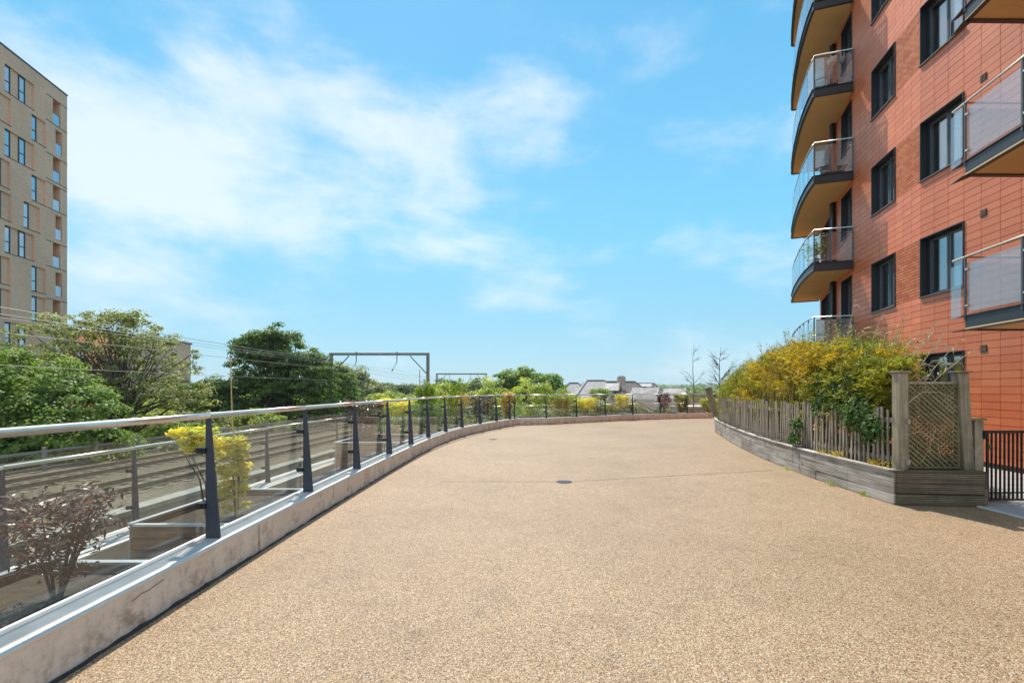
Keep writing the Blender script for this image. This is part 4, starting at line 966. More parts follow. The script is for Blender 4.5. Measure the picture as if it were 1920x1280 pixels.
# trellis
tr = thing('trellis_panel', 'olive diagonal lattice trellis between two posts on the planter front', 'trellis', (6.0, 7.05, .48))
X0, X1, Y0 = 5.80, 6.51, 7.06
for nm, xa, xb, tilt in (('post', 5.60, 5.735, 0), ('post', 6.555, 6.70, -.085)):
    q = [(xa, Y0-.06, .42), (xb, Y0-.06, .42), (xb, Y0+.07, .42), (xa, Y0+.07, .42), (xa+tilt, Y0-.06, 1.90), (xb+tilt, Y0-.06, 1.90), (xb+tilt, Y0+.07, 1.90), (xa+tilt, Y0+.07, 1.90)]
    p = MB().hexa(q).build(nm, 'post', tr, True, bevel=.004)
    MB().box(((xa+xb)/2+tilt, Y0, 1.915), (xb-xa+.05, .18, .026)).build('post_cap', 'post', p, True, bevel=.004)
MB().box(((5.737+X1+.03)/2, Y0, 1.755), (X1-5.74, .05, .035)).build('frame_rail', 'post', tr, True)
MB().box(((5.737+X1+.03)/2, Y0, .525), (X1-5.74, .05, .03)).build('frame_rail', 'lattice', tr, True)
MB().box((5.762, Y0, 1.13), (.045, .045, 1.21)).build('frame_stile', 'post', tr, True)
MB().box((6.505, Y0, 1.13), (.045, .045, 1.21)).build('frame_stile', 'lattice', tr, True)
xa, xb, za, zb = 5.775, 6.50, .535, 1.745
def clipline(x0, z0, dx, dz):
    ts = []
    t0, t1 = -9, 9
    for p, d, lo, hi in ((x0, dx, xa, xb), (z0, dz, za, zb)):
        a, c = (lo-p)/d, (hi-p)/d; a, c = min(a, c), max(a, c); t0 = max(t0, a); t1 = min(t1, c)
    return (t0, t1) if t1-t0 > .05 else None
sl = .70
for sgn, yo in ((-1, -.011), (1, .011)):
    k = -30
    while k < 60:
        z = .0+k*.072; k += 1
        c = clipline(xa, z, .8, sgn*.8*.87)
        if not c: continue
        p0 = (xa+.8*c[0], Y0+yo, z+sgn*.8*.87*c[0]); p1 = (xa+.8*c[1], Y0+yo, z+sgn*.8*.87*c[1])
        d = Vector(p1)-Vector(p0); L = d.length; d.normalize(); n = Vector((-d.z, 0, d.x))*.0145; e = Vector((0, .0052, 0))
        P0, P1 = Vector(p0), Vector(p1)
        MB().hexa([P0-n-e, P1-n-e, P1-n+e, P0-n+e, P0+n-e, P1+n-e, P1+n+e, P0+n+e]).build('lattice_slat', 'lattice', tr, True)
gp = thing('gate_post', 'short square timber gate post with mossy flat cap', 'post', (6.83, 7.13, 0))
MB().box((6.83, 7.13, .6), (.13, .13, 1.2)).build('shaft', 'post', gp, True, bevel=.004)
MB().box((6.83, 7.13, 1.225), (.18, .18, .03)).build('cap', 'lattice', gp, True, bevel=.004)
MB().box((6.90, 7.05, 1.0), (.05, .05, .12)).build('latch_keeper', 'black', gp, True)
gt = thing('metal_gate', 'black vertical bar metal gate at the right edge', 'gate', (7.5, 7.05, 0))
for z in (.055, 1.035): MB().box((7.72, 7.05, z), (1.60, .03, .025)).build('rail', 'black', gt, True)
for k in range(26):
    x = 6.93+k*.0625
    MB().box((x, 7.05, .545), (.016 if k else .03, .022, .955)).build('bar', 'black', gt, True)
g2 = thing('metal_fence', 'second black bar fence panel just behind the gate', 'fence', (7.5, 7.3, 0))
for z in (.10, 1.03): MB().box((7.85, 7.32, z), (1.7, .025, .02)).build('rail', 'black', g2, True)
for k in range(15):
    MB().box((7.08+k*.125, 7.32, .565), (.013, .013, .91)).build('bar', 'black', g2, True)
# slab paving round the gate and behind the planter
pv = structure('paving', MB().prism([(6.6, 3.8), (6.6, 6.80), (6.78, 6.9), (7.66, 9), (8.36, 12), (8.86, 14), (9.66, 16.5), (11.2, 16.5), (10.25, 12), (9.5, 3.8)], .001, .012), 'concrete')
sm = None
for i in range(6):
    for j in range(22):
        x = 6.62+.28+i*.60; y = 3.95+j*.60
        if y > 6.5 and x-.3 < float(np.interp(y+.4, [6.86, 9, 12, 14, 16.5], [6.78, 7.66, 8.36, 8.86, 9.66])): continue
        if x+.32 > float(np.interp(y, [3, 12, 14, 17], [9.4, 10.25, 10.7, 11.5])): continue
        if sm is None: o = MB().box((0, 0, 0), (.59, .29, .03)).build('paving_slab', 'slab', pv, bevel=.002); sm = o
        for h in (0, 1):
            if not (i == 0 and j == 0 and h == 0): o = sm.copy(); COL.objects.link(o); o.parent = pv
            o.location = (x+.02, y+h*.30, .0+random.uniform(.002, .006)); 
b = MB().slabline((6.58, 3.8), (6.58, 6.85), .03, 0, .02); b.build('edging', 'coping_white', pv)

# bamboo hedge
def face_x(y):
    for a, c in zip(FACE, FACE[1:]):
        if a[1] <= y <= c[1]: return a[0]+(c[0]-a[0])*(y-a[1])/(c[1]-a[1])
    return FACE[-1][0]
def top_z(y): return float(np.interp(y, [7.2, 8, 9, 10, 11.5, 13, 15, 17, 19, 20.8], [2.0, 2.3, 2.62, 2.72, 2.72, 2.6, 2.42, 2.2, 1.95, 1.6]))
for _m in ('leaf_bamboo', 'leaf_bamboo_g'): pass
hg = thing('bamboo_hedge', 'dense golden yellow bamboo hedge filling the timber planter', 'hedge', (6.8, 11, .4))
Pg = [[], []]; Tg = [[], []]; cul = MB()
for k in range(5200):
    y = 7.5+13.1*random.random()**1.15
    w = min(2.2, max(.25, .30+.55*(y-7.4))); x = face_x(y)+.30+w*random.random()**1.3
    tz = (top_z(y)-.08+.10*mnoise.noise(Vector((x*3.1, y*2.7, 8))))*(1-.10*((x-face_x(y)-.9)/1.2)**2)+.13*mnoise.noise(Vector((x*1.3, y*1.3, 0)))
    edge = random.random()
    z = tz-abs(random.gauss(0, .42)) if edge < .55 else random.uniform(1.0 if y < 17 else .55, tz)
    if z < 1.25 and random.random() < .45 and y < 16: continue
    a = random.uniform(0, 6.28); L = random.uniform(.18, .42)
    d = np.array([math.cos(a)*.8-.25, math.sin(a)*.8, random.uniform(-.2, .9)]); d /= np.linalg.norm(d)
    n = 26; t = rng.random((n, 1)); c = np.array([x, y, z])
    P = c+d*L*t+np.array([0, 0, -.10])*t*t+rng.normal(size=(n, 3))*.035
    T = d+rng.normal(size=(n, 3))*.55+np.array([0, 0, -.25])
    gsel = 1 if (y > 15.5 and random.random() < .7) or mnoise.noise(Vector((x*.9, y*.7, z*1.2+5))) > -.07 else 0
    Pg[gsel].append(P); Tg[gsel].append(T)
for gi, mm in ((0, 'leaf_bamboo'), (1, 'leaf_bamboo_g')):
    P = np.concatenate(Pg[gi]); T = np.concatenate(Tg[gi]); N = rng.normal(size=P.shape)+np.array([-.2, 0, .7])
    quads_obj('foliage', leaves(P, N, .115, .019, T), mm, hg)
for k in range(260):
    y = random.uniform(7.6, 20.4); x = face_x(y)+random.uniform(.3, 1.6); h = top_z(y)-random.uniform(.0, .5)
    cul.tube([(x, y, .38), (x+random.uniform(-.1, .1), y+random.uniform(-.1, .1), h*.6), (x+random.uniform(-.35, .2), y+random.uniform(-.2, .2), h)], [.010, .008, .003], 4)
cul.build('culm', 'bamboo', hg, True)
# wispy shoots along the hedge top
Ps = []; Ts = []; b = MB()
for k in range(190):
    y = random.uniform(8, 20.3); x = face_x(y)+random.uniform(.4, 1.3); h = top_z(y)+random.uniform(.0, .38); a = random.uniform(-.25, .25)
    p0 = Vector((x, y, h-.7)); p1 = Vector((x+a, y+random.uniform(-.2, .2), h)); b.tube([p0, p0.lerp(p1, .6), p1], [.004, .003, .0015], 3)
    n = 16; t = rng.uniform(.35, 1, (n, 1)); Ps.append(np.array(p0)+(np.array(p1)-np.array(p0))*t+rng.normal(size=(n, 3))*.03); Ts.append(rng.normal(size=(n, 3))+np.array([0, 0, .3]))
quads_obj('foliage', leaves(np.concatenate(Ps), rng.normal(size=(len(Ps)*16, 3)), .09, .014, np.concatenate(Ts)), 'leaf_grey', hg); tag(b.build('shoot', 'barkdark', hg, True), kind='stuff')
# low leaves just behind the pickets, darker climbers
iv = thing('ivy', 'dark glossy ivy climbing through the hedge and over the pickets', 'ivy', (6.0, 8.2, .5))
Ps = []; Ns = []
for (x, y, z, r, n) in [(6.15, 8.5, 2.05, .36, 900), (5.95, 8.2, 1.75, .34, 800), (5.92, 8.7, 1.55, .34, 700), (5.75, 8.0, 1.25, .30, 900), (5.72, 7.6, 1.05, .24, 700), (6.1, 9.4, 1.75, .34, 600), (5.9, 9.2, 1.35, .25, 300), (6.35, 8.9, 2.3, .25, 350), (5.95, 7.4, .8, .22, 300), (5.80, 9.9, .95, .14, 130), (5.85, 7.9, .75, .2, 250), (5.74, 9.85, .7, .12, 120)]:
    e = sphere_dirs(n); rr = rng.random((n, 1))**.4; P = np.array([x, y, z])+e*rr*r*np.array([.8, 1.25, 1]); P += rng.normal(size=(n, 3))*.04
    Ps.append(P); Ns.append(e+rng.normal(size=(n, 3))*.5+np.array([-.3, 0, .4]))
quads_obj('foliage', leaves(np.concatenate(Ps), np.concatenate(Ns), .062, .052), 'leaf_ivy', iv)
# low planting inside the planter behind the pickets
Ps = []; Ns = []
for k in range(420):
    y = random.uniform(7.2, 17); x = face_x(y)+random.uniform(.35, 1.5); z = random.uniform(.45, 1.15); n = 14
    Ps.append(np.array([x, y, z])+rng.normal(size=(n, 3))*.10); Ns.append(rng.normal(size=(n, 3))+np.array([0, 0, .6]))
tag(quads_obj('planter_undergrowth', leaves(np.concatenate(Ps), np.concatenate(Ns), .075, .03), 'leaf_dark'), kind='stuff', label='dark low leaves behind the pickets')
Ps = []; Ns = []
for (x, y, z, r) in [(5.62, 7.25, .52, .1), (5.72, 8.9, .52, .1), (5.68, 8.45, .53, .08), (5.9, 7.2, .55, .12), (5.62, 7.5, .53, .07)]:
    n = 160; Ps.append(np.array([x, y, z])+rng.normal(size=(n, 3))*np.array([r*.6, r, .03])); Ns.append(rng.normal(size=(n, 3)))
tag(quads_obj('moss_tuft', leaves(np.concatenate(Ps), np.concatenate(Ns), .04, .01), 'leaf_bamboo'), kind='stuff', label='golden mossy tufts on the planter edge')
# weeds at the foot of the planter
for i, (x, y) in enumerate([(5.50, 7.55), (5.52, 8.35), (5.7, 10.0)]):
    n = 60; P = np.array([x-.02, y, .03])+rng.normal(size=(n, 3))*np.array([.015, .05, .018])
    tag(quads_obj('weed', leaves(P, rng.normal(size=(n, 3)), .04, .012), 'leaf_light'), ['small green weed at the planter foot nearest the trellis', 'small green weed at the planter foot, second from the trellis', 'small green weed at the planter foot, farthest from the trellis'][i], 'weed')
# dry grass stalks
STU = [1655, 1668, 1683, 1700, 1722, 1735, 1752, 1778, 1800, 1832, 1622, 1640, 1762, 1605, 1570, 1745]
for (u, v, y) in [(1655, 588, 8.6), (1668, 600, 8.4), (1683, 618, 8.3), (1700, 592, 8.2), (1722, 612, 8.0), (1735, 634, 7.9), (1752, 626, 7.8), (1778, 618, 7.6), (1800, 640, 7.5), (1832, 652, 7.3), (1622, 612, 9.2), (1640, 640, 9.0), (1762, 600, 7.8), (1605, 560, 9.6), (1570, 650, 10.5), (1745, 700, 7.5)]:
    x1 = (u-960)/907*y; z1 = 1.65-(v-731)/907*y; x0 = x1-random.uniform(.1, .5)
    if u > 1740: x0 = 6.2+random.uniform(-.2, .2)
    b = MB(); p0 = Vector((x0, y+.3, 1.3)); p3 = Vector((x1, y, z1)); pm_ = p0.lerp(p3, .55)+Vector((random.uniform(-.06, .02), 0, .06))
    b.tube([p0, p0.lerp(pm_, .5), pm_, pm_.lerp(p3, .6)+Vector((0, 0, .02)), p3], [.009, .008, .007, .005, .003], 5)
    for _ in range(9):
        s = pm_.lerp(p3, random.uniform(-.4, 1)); d = Vector((random.uniform(-.14, .14), random.uniform(-.1, .1), random.uniform(-.02, .08)))
        b.tube([s, s+d, s+d*1.7+Vector((0, 0, -.07))], [.008, .007, .002], 3)
    us = sorted(STU); rank = us.index(u); word = ['leftmost', 'second', 'third', 'fourth', 'fifth', 'sixth', 'seventh', 'eighth', 'ninth', 'tenth', 'eleventh', 'twelfth', 'thirteenth', 'fourteenth', 'fifteenth', 'rightmost'][rank]
    lab = f'{word} dry grass stalk' + (' from the left' if 0 < rank < 15 else '') + ' of those rising over hedge and trellis'
    tag(b.build('dry_grass_stalk', 'straw'), lab, 'grass stalk', 'dry stalks over the hedge and trellis')
b = MB(); b.tube([(5.72, 6.98, 1.46), (5.9, 6.96, 1.62), (6.15, 6.95, 1.62), (6.4, 6.94, 1.50)], [.004, .004, .003, .002], 4)
b.tube([(5.66, 6.99, 1.0), (5.9, 6.98, 1.05), (6.1, 6.95, .9), (6.15, 6.93, .7)], [.003, .003, .002, .002], 4).tube([(5.9, 6.97, .6), (6.0, 6.96, .8), (6.1, 6.96, 1.1)], [.003, .002, .002], 4)
tag(b.build('dry_tendril', 'straw'), 'thin dry tendril trailing across the lattice trellis', 'tendril')

# ------------------------------------------------------------------ terrace fittings
def disc_cover(x, y, r, label):
    root = thing('drain_cover', label, 'drain cover', (x, y, 0))
    MB().tube([(x, y, -.002), (x, y, .004)], r, 28).build('ring', 'black', root, True)
    MB().tube([(x, y, .0045), (x, y, .008)], r*.82, 28).build('lid', 'frame', root, True)
    b = MB()
    for k in range(-3, 4): b.box((x+k*r*.2, y, .0095), (r*.07, r*1.0, .002))
    b.build('grip_bar', 'black', root, True)
disc_cover(.94, 8.70, .15, 'round dark drain cover in the middle of the gravel terrace')
disc_cover(-.63, 16.2, .13, 'small dark drain cover near the railing bend')
def crack(pts, w):
    A = []; B = []
    for (x, y) in pts: A.append((x, y-w/2*random.uniform(.4, 1.2))); B.append((x, y+w/2*random.uniform(.4, 1.2)))
    return A, B
b = MB(); pts = [(1.12+i*.09, 8.74+.0052*i*9*.35+.05*mnoise.noise(Vector((i*.35, 0, 0)))+.009*i*1.0) for i in range(48)]
A_, B_ = crack(pts, .008); ribbon(b, A_, B_, .0005, .003)
pts = [(.77-i*.09, 8.71+.03*mnoise.noise(Vector((i*.35, 4, 0)))) for i in range(24)]
A_, B_ = crack(pts, .004); ribbon(b, A_, B_, .0005, .0028); b.build('crack', 'tar', terrace)

# ------------------------------------------------------------------ red apartment building
WP = [(9.385, 3.0), (9.585, 5), (10.171, 10.86), (10.30, 12.15), (10.585, 13.33), (10.90, 14.6), (11.17, 15.75), (11.67, 17.2), (12.3, 18.65), (12.95, 20.1), (13.65, 21.4), (14.7, 23.0), (17.0, 26.0), (21, 29)]
cum = [0]
for a, c in zip(WP, WP[1:]): cum.append(cum[-1]+math.dist(a, c))
def sD(y):
    for i in range(len(WP)-1):
        if WP[i][1] <= y <= WP[i+1][1]: return cum[i]+(cum[i+1]-cum[i])*(y-WP[i][1])/(WP[i+1][1]-WP[i][1])
def WF(s, z, d):
    for i in range(len(WP)-1):
        if s <= cum[i+1]+1e-9 or i == len(WP)-2: break
    a, c = WP[i], WP[i+1]; L = cum[i+1]-cum[i]; t = (s-cum[i])/L; tx, ty = (c[0]-a[0])/L, (c[1]-a[1])/L
    return (a[0]+(c[0]-a[0])*t-ty*d, a[1]+(c[1]-a[1])*t+tx*d, z)
def wang(s):
    for i in range(len(WP)-1):
        if s <= cum[i+1]+1e-9 or i == len(WP)-2: break
    a, c = WP[i], WP[i+1]; return math.atan2(c[1]-a[1], c[0]-a[0])
red = thing('apartment_building', 'curved orange red tiled apartment building with balconies at the right', 'building', (10, 10, 0))
H0, WH, ST = 1.08, 1.45, 2.9; ROW = ST/18
s1a, s1b = sD(10.86), sD(12.15); s2a, s2b = sD(13.33), sD(14.6); s3a, s3b = sD(15.95), sD(16.95); s4a, s4b = sD(18.7), sD(20.6)
ZT = 23.6
holes = []; W1 = []
for k in range(8):
    z = H0+k*ST
    if z+WH > ZT: continue
    for (a, c, ty) in ((s1a, s1b, 1), (s2a, s2b, 2), (s3a, s3b, 3)):
        holes.append((a, c, z, z+WH, -.22)); W1.append((a, c, z, z+WH, ty, k))
    holes.append((s4a, s4b, z-1.0, z+WH, -.22)); W1.append((s4a, s4b, z-1.0, z+WH, 4, k))
wb, rv = wallgrid(WF, cum[-1], .0, ZT, holes, 0, cum[1:-1])
wb.build('wall', 'mortar', red, True); [r_.build('window_reveal', 'frame', red, True) for r_ in rv]
b = MB(); RP = [WP[0]]+WP[1:]+[(30, 29), (30, 3)]
MB().prism([(x+.0, y) for x, y in RP], ZT+.002, ZT+.3).build('roof', 'frame', red, True)
b = MB(); b.add([(9.385, 3, 0), (30, 3, 0), (30, 3, ZT), (9.385, 3, ZT), (30, 29, 0), (30, 29, ZT), (21, 29, 0), (21, 29, ZT)], [(1, 0, 3, 2), (4, 1, 2, 5), (6, 4, 5, 7)]); b.build('side_wall', 'tile', red, True)
b = MB()
for i in range(len(WP)-1): b.hexa([(*WF(cum[i]+.001, 0, .03)[:2], .004), (*WF(cum[i+1]-.001, 0, .03)[:2], .004), (*WF(cum[i+1]-.001, 0, .001)[:2], .004), (*WF(cum[i]+.001, 0, .001)[:2], .004), (*WF(cum[i]+.001, 0, .03)[:2], .11), (*WF(cum[i+1]-.001, 0, .03)[:2], .11), (*WF(cum[i+1]-.001, 0, .001)[:2], .11), (*WF(cum[i]+.001, 0, .001)[:2], .11)])
b.build('plinth_flashing', 'black', red, True)
# tile columns
cols = []
def split(a, c, w):
    n = max(1, round((c-a)/w)); return [(a+(c-a)*i/n, a+(c-a)*(i+1)/n) for i in range(n)]
seg = [(cum[0], cum[1]), (cum[1], s1a), (s1a, s1b), (s1b, s2a), (s2a, s2b), (s2b, cum[6]), (cum[6], s3a), (s3a, s3b), (s3b, cum[7]), (cum[7], cum[8]), (cum[8], s4a), (s4a, cum[9]), (cum[9], s4b), (s4b, cum[10]), (cum[10], cum[11]), (cum[11], cum[12]), (cum[12], cum[13])]
for a, c in seg:
    if c-a > .02: cols += split(a, c, .44)
tiles = []
nr = int((ZT-H0)/ROW)
for (a, c) in cols:
    for i in range(-6, nr):
        z0 = H0+i*ROW; z1 = z0+ROW; zc = (z0+z1)/2; sc = (a+c)/2
        if any(h[0]-.001 < sc < h[1]+.001 and h[2] < zc < h[3] for h in holes): continue
        if s1b < sc < s2a and ((zc-H0) % ST) < WH and zc > H0: continue
        tiles.append((a, c, z0, z1))
def in_view(p):
    u = 960+907*p[0]/p[1]; v_ = 731-907*(p[2]-1.65)/p[1]; return -5 < u < 1925 and -5 < v_ < 1285
def tkey(t_):
    p = WF((t_[0]+t_[1])/2, (t_[2]+t_[3])/2, 0); return (0 if in_view(p) and not (p[0] < 9.9 and 0) else 1, math.dist(p, (0, 0, 1.65)))
tiles.sort(key=tkey)
meshes = {}
VG = [(sD(10.35)-.08, 5.36), (sD(10.35)-.08, 2.46), (sD(10.35)-.08, 8.26)]
for t_ in tiles[:300]:
    a, c, z0, z1 = t_; w = round(c-a, 3)
    if w not in meshes:
        o = MB().box((0, 0, 0), (w-.010, .022, ROW-.010)).build('facade_tile', 'tile', red, bevel=0); meshes[w] = o
    else: o = meshes[w].copy(); COL.objects.link(o); o.parent = red
    p = WF((a+c)/2, (z0+z1)/2, .011+random.uniform(-.0015, .0015)); o.location = (p[0]-10, p[1]-10, p[2]); o.rotation_euler = (0, 0, wang((a+c)/2))
b = MB()
for (a, c, z0, z1) in tiles[300:]: b.hexa(fbox(WF, a+.005, c-.005, z0+.005, z1-.005, .0, .022))
tag(b.build('facade_tile', 'tile', red, True), kind='stuff')
# brick infill between the window columns
b = MB()
for k in range(8):
    z0 = H0+k*ST
    if z0+WH > ZT: continue
    nrow = 19; hh = WH/nrow
    for r_ in range(nrow):
        x = s1b+.01-(.1 if r_ % 2 else 0)
        while x < s2a-.01:
            a = max(x, s1b+.006); c = min(x+.192, s2a-.006)
            if c-a > .03: b.hexa(fbox(WF, a, c, z0+r_*hh+.005, z0+(r_+1)*hh-.005, 0, .020+random.uniform(-.002, .002)))
            x += .204
tag(b.build('brick', 'brick', red, True), kind='stuff')
for (s, z) in VG:
    f = MB().hexa(fbox(WF, s, s+.16, z, z+.15, .0225, .030)).build('vent_grille', 'frame', red, True)
    bb = MB()
    for k in range(6): bb.hexa(fbox(WF, s+.012+k*.024, s+.024+k*.024, z+.012, z+.138, .0302, .038))
    bb.build('louvre', 'planterwood', f, True)
# windows
for (a, c, z0, z1, ty, k) in W1:
    fw = .055; w = c-a
    rim = MB()
    for q in ((a-.012, a+.008, z0, z1), (c-.008, c+.012, z0, z1), (a-.012, c+.012, z1-.008, z1+.014)): rim.hexa(fbox(WF, q[0], q[1], q[2], q[3], -.02, .045 if q[1]-q[0] < .1 else .046))
    root = rim.build('window', 'frame', red, True)
    MB().hexa(fbox(WF, a-.03, c+.03, z0-.028, z0-.002, -.2, .075)).build('sill', 'framel', root, True)
    b = MB(); m_ = a+w*(.5 if ty != 4 else .5)
    for q in ((a, a+fw, z0, z1), (c-fw, c, z0, z1), (a+fw, c-fw, z0, z0+fw), (a+fw, c-fw, z1-fw, z1), (m_-fw/2, m_+fw/2, z0+fw, z1-fw)):
        b.hexa(fbox(WF, q[0], q[1], q[2], q[3], -.21, -.14))
    b.build('frame', 'frame', root, True)
    b = MB(); sw = .035
    halves = ((a+fw, m_-fw/2), (m_+fw/2, c-fw))
    for (p, q) in halves:
        for r_ in ((p, p+sw, z0+fw, z1-fw), (q-sw, q, z0+fw, z1-fw), (p+sw, q-sw, z0+fw, z0+fw+sw), (p+sw, q-sw, z1-fw-sw, z1-fw)):
            b.hexa(fbox(WF, r_[0]+.001, r_[1]-.001, r_[2]+.001, r_[3]-.001, -.2, -.145))
    b.build('sash', 'framel', root, True)
    for (p, q) in halves: MB().hexa(fbox(WF, p+sw, q-sw, z0+fw+sw, z1-fw-sw, -.19, -.178)).build('pane', 'winglass', root, True)
    # room behind
    b = MB()
    A, C_, Z0, Z1 = a-.3, c+.3, z0-.3, z1+.2; dp = -1.5
    P = lambda s, z, d: WF(s, z, d)
    b.add([P(A, Z0, dp), P(C_, Z0, dp), P(C_, Z1, dp), P(A, Z1, dp), P(A, Z0, -.23), P(C_, Z0, -.23), P(C_, Z1, -.23), P(A, Z1, -.23)], [(0, 1, 2, 3), (0, 4, 5, 1), (3, 2, 6, 7), (0, 3, 7, 4), (1, 5, 6, 2)])
    b.build('room_interior', 'room', root, True)
    rr = random.Random(k*7+ty)
    cb = MB()
    cw = rr.uniform(.2, .42)*w
    for side in ((a+.04, a+.04+cw), (c-.04-cw*.8, c-.04)):
        n = 9; vs = []
        for i in range(n+1):
            s = side[0]+(side[1]-side[0])*i/n; d = -.34+.03*math.sin(i*2.1)
            vs += [P(s, z0+.0, d), P(s, z1, d)]
        cb.add(vs, [(2*i, 2*i+2, 2*i+3, 2*i+1) for i in range(n)])
    if rr.random() < .5 or ty == 1: cb.add([P(a+.06, z1-.45*rr.random()-.1, -.30), P(c-.06, z1-.25, -.30), P(c-.06, z1, -.30), P(a+.06, z1, -.30)], [(0, 1, 2, 3)])
    cb.build('curtain', 'curtain', root, True)
    if ty == 2 and k < 5:   # sash tilted inwards
        p, q = halves[1] if False else halves[0]
        bb = MB(); top_in = .16
        def TFn(s, z, d): return P(s, z, d-top_in*(z-z0)/(z1-z0))
        for r_ in ((p+.03, p+.07, z0+.1, z1-.12), (q-.07, q-.03, z0+.1, z1-.12), (p+.07, q-.07, z1-.17, z1-.12)): bb.hexa(fbox(TFn, *r_, -.26, -.22))
        bb.build('tilted_sash', 'framel', root, True)
# black downpipe
b = MB(); p = WF(sD(17.75), 0, .1); b.box((p[0], p[1], ZT/2), (.16, .16, ZT-.2)); b.build('downpipe', 'black', red, True)

def balcony(plan, zb, end_first, posts_n, label=None, glass='balcglass', rail_ext=0.0, wall_pts=None, gl_line=None):
    # plan: open edge polyline (from wall, round, to wall)
    poly = plan+wall_pts
    root = MB().prism(poly, zb+.02, zb+.20).build('balcony', 'frame', red, True)
    if label: root['label'] = label
    MB().prism(poly, zb-.006, zb+.018).build('soffit', 'soffit', root, True)
    b = MB(); E = offset(plan, .03)
    for i in range(len(plan)-1):
        a, c = plan[i], plan[i+1]
        b.slabline(a, c, .02, zb-.02, zb+.235, .012); b.slabline(a, c, .09, zb-.034, zb-.021, .02); b.slabline(a, c, .09, zb+.236, zb+.25, .02)
    b.build('edge_beam', 'frame', root, True)
    zt = zb+.25
    line = gl_line or plan
    b = MB(); b.tube([(*p_, zt+1.10) for p_ in line], .022, 10); b.build('rail', 'steel', root, True, smooth=True)
    for i in range(len(line)):
        x, y = line[i]
        p_ = MB().box((x, y, zt+.5), (.03, .03, 1.18)).build('post', 'framel', root, True)
    for i in range(len(line)-1):
        a, c = line[i], line[i+1]; L = math.dist(a, c); n = max(1, round(L/1.3))
        for k in range(n):
            e = .03/L; t0, t1 = k/n+e, (k+1)/n-e
            MB().slabline((a[0]+(c[0]-a[0])*t0, a[1]+(c[1]-a[1])*t0), (a[0]+(c[0]-a[0])*t1, a[1]+(c[1]-a[1])*t1), .012, zt+.06, zt+.98, .02).build('glass_pane', glass, root, True)
            for zz in (zt+.18, zt+.86):
                q = (a[0]+(c[0]-a[0])*(t0+.02), a[1]+(c[1]-a[1])*(t0+.02)); MB().box((q[0], q[1], zz), (.05, .05, .035)).build('glass_clip', 'steel', root, True)
    return root
LB = [(11.12, 15.78), (10.08, 16.13), (10.30, 16.8), (10.59, 17.56), (10.92, 18.35), (11.27, 19.1), (11.63, 19.87), (12.0, 20.6), (12.35, 21.27), (12.7, 21.9), (13.62, 21.45)]
LW = [(13.0, 20.15), (12.35, 18.65), (11.7, 17.2)]
bal = []
for k in range(7):
    bal.append(balcony(LB, 2.73+k*ST, True, 0, None, wall_pts=LW))
RB = [(10.0, 9.12), (8.53, 9.1), (8.30, 7.86), (8.18, 6.5), (8.2, 4.8), (9.5, 4.6)]
for k in range(5):
    r_ = balcony(RB, 2.80+k*ST, True, 0, None, wall_pts=[(9.55, 5.0), (9.96, 9.0)])
    zt = 2.80+k*ST+.25
    # pane and flanges that run on past the corner
    MB().slabline((8.535, 9.15), (8.59, 9.42), .012, zt-.02, zt+.98, .03).build('glass_pane', 'balcglass', r_, True)
    MB().tube([(8.53, 9.1, zt+1.10), (8.59, 9.42, zt+1.10)], .022, 10).build('rail', 'steel', r_, True)
    for zz in (zt-.014, zt-.28): MB().prism([(8.49, 9.12), (8.62, 9.5), (8.66, 9.12)], zz, zz+.013).build('flange_tip', 'frame', r_, True)
# grey screen on the lowest left balcony
zt = 2.73+.25
b = MB()
for k in range(8): 
    t0, t1 = k/8+.004, (k+1)/8-.004
    b.slabline((11.05+(10.16-11.05)*t0, 15.86+(16.16-15.86)*t0), (11.05+(10.16-11.05)*t1, 15.86+(16.16-15.86)*t1), .02, zt+.02, zt+1.02)
b.build('privacy_screen', 'screen_grey', bal[0], True)
# things on the balconies
def basin(x, y, z, w, label):
    r_ = thing('hanging_pot', label, 'plant pot', (x, y, z)); MB().tube([(x, y, z), (x, y, z+.16)], [w*.75, w], 14).build('pot', 'plastic_white', r_, True)
    MB().tube([(x+w*.5, y-.02, z+.16), (x+w*.5, y-.03, z+.3)], .012, 6).build('hook', 'plastic_white', r_, True); MB().tube([(x-w*.5, y-.02, z+.16), (x-w*.5, y-.03, z+.3)], .012, 6).build('hook', 'plastic_white', r_, True)
z3 = 2.73+3*ST+.25
basin(10.66, 16.08, z3+.80, .17, 'larger white pot hooked on the rail of the cluttered balcony')
basin(10.92, 16.0, z3+.80, .10, 'smaller white pot hooked on the rail of the cluttered balcony')
ch = thing('folded_chair', 'dark blue cushioned chair on the cluttered upper balcony', 'chair', (10.8, 16.6, z3))
MB().box((10.8, 16.6, z3+.42), (.5, .5, .12)).build('seat', 'fabric_navy', ch, True, bevel=.03)
MB().box((10.8, 16.85, z3+.75), (.5, .12, .6)).build('backrest', 'fabric_grey', ch, True, bevel=.03)
for dx in (-.22, .22):
    for dy in (-.2, .2): MB().box((10.8+dx, 16.6+dy, z3+.18), (.03, .03, .36)).build('leg', 'black', ch, True)
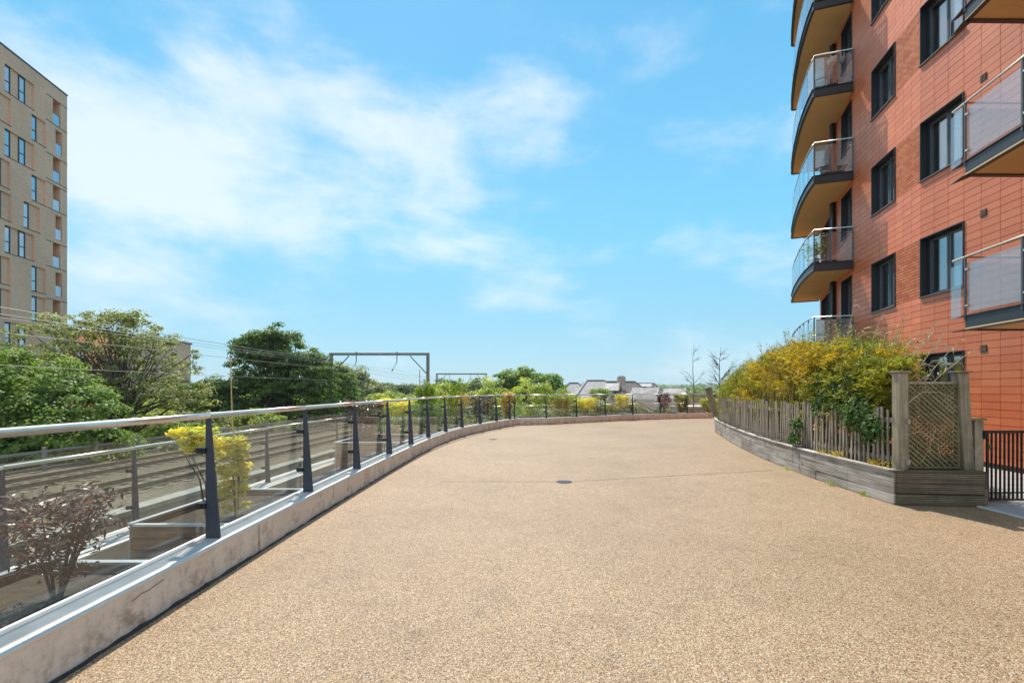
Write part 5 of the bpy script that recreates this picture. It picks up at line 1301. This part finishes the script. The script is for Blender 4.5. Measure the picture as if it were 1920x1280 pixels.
bg_ = thing('bundle', 'grey and white covered bundle on the cluttered upper balcony', 'bundle', (10.45, 16.35, z3))
MB().tube([(10.45, 16.4, z3), (10.45, 16.4, z3+.25), (10.45, 16.38, z3+.6), (10.46, 16.38, z3+.85)], [.22, .24, .18, .05], 12).build('cover', 'fabric_grey', bg_, True, smooth=True)
pt = thing('potted_plant', 'small flowering plant in a white bowl on the cluttered balcony', 'potted plant', (10.38, 16.2, z3))
MB().tube([(10.38, 16.22, z3), (10.38, 16.22, z3+.12)], [.07, .12], 12).build('bowl', 'plastic_white', pt, True)
P = np.array([10.38, 16.22, z3+.22])+rng.normal(size=(160, 3))*np.array([.07, .07, .06]); quads_obj('foliage', leaves(P, rng.normal(size=(160, 3)), .05, .03), 'leaf_pale', pt)
z2 = 2.73+2*ST+.25
tr_ = thing('planter_trough', 'dark green plastic trough on the second balcony up', 'planter', (10.7, 16.1, z2))
MB().hexa([(10.42, 16.10, z2+.02), (10.93, 15.93, z2+.02), (10.97, 16.12, z2+.02), (10.46, 16.28, z2+.02), (10.36, 16.08, z2+.24), (11.0, 15.88, z2+.24), (11.04, 16.14, z2+.24), (10.40, 16.32, z2+.24)]).build('box', 'plastic_green', tr_, True, bevel=.01)
MB().hexa([(10.34, 16.07, z2+.241), (11.02, 15.87, z2+.241), (11.06, 16.15, z2+.241), (10.38, 16.34, z2+.241), (10.34, 16.07, z2+.27), (11.02, 15.87, z2+.27), (11.06, 16.15, z2+.27), (10.38, 16.34, z2+.27)]).build('rim', 'plastic_green', tr_, True)
z1_ = 2.73+1*ST+.25
pp = thing('potted_plant', 'leafy green pot plant behind glass on the first balcony above the screen', 'potted plant', (10.4, 16.9, z1_))
MB().tube([(10.5, 16.8, z1_), (10.5, 16.8, z1_+.3)], [.12, .17], 12).build('pot', 'plastic_green', pp, True)
P = np.array([10.5, 16.8, z1_+.62])+rng.normal(size=(420, 3))*np.array([.14, .14, .2]); quads_obj('foliage', leaves(P, rng.normal(size=(420, 3)), .09, .05), 'leaf_mid', pp)
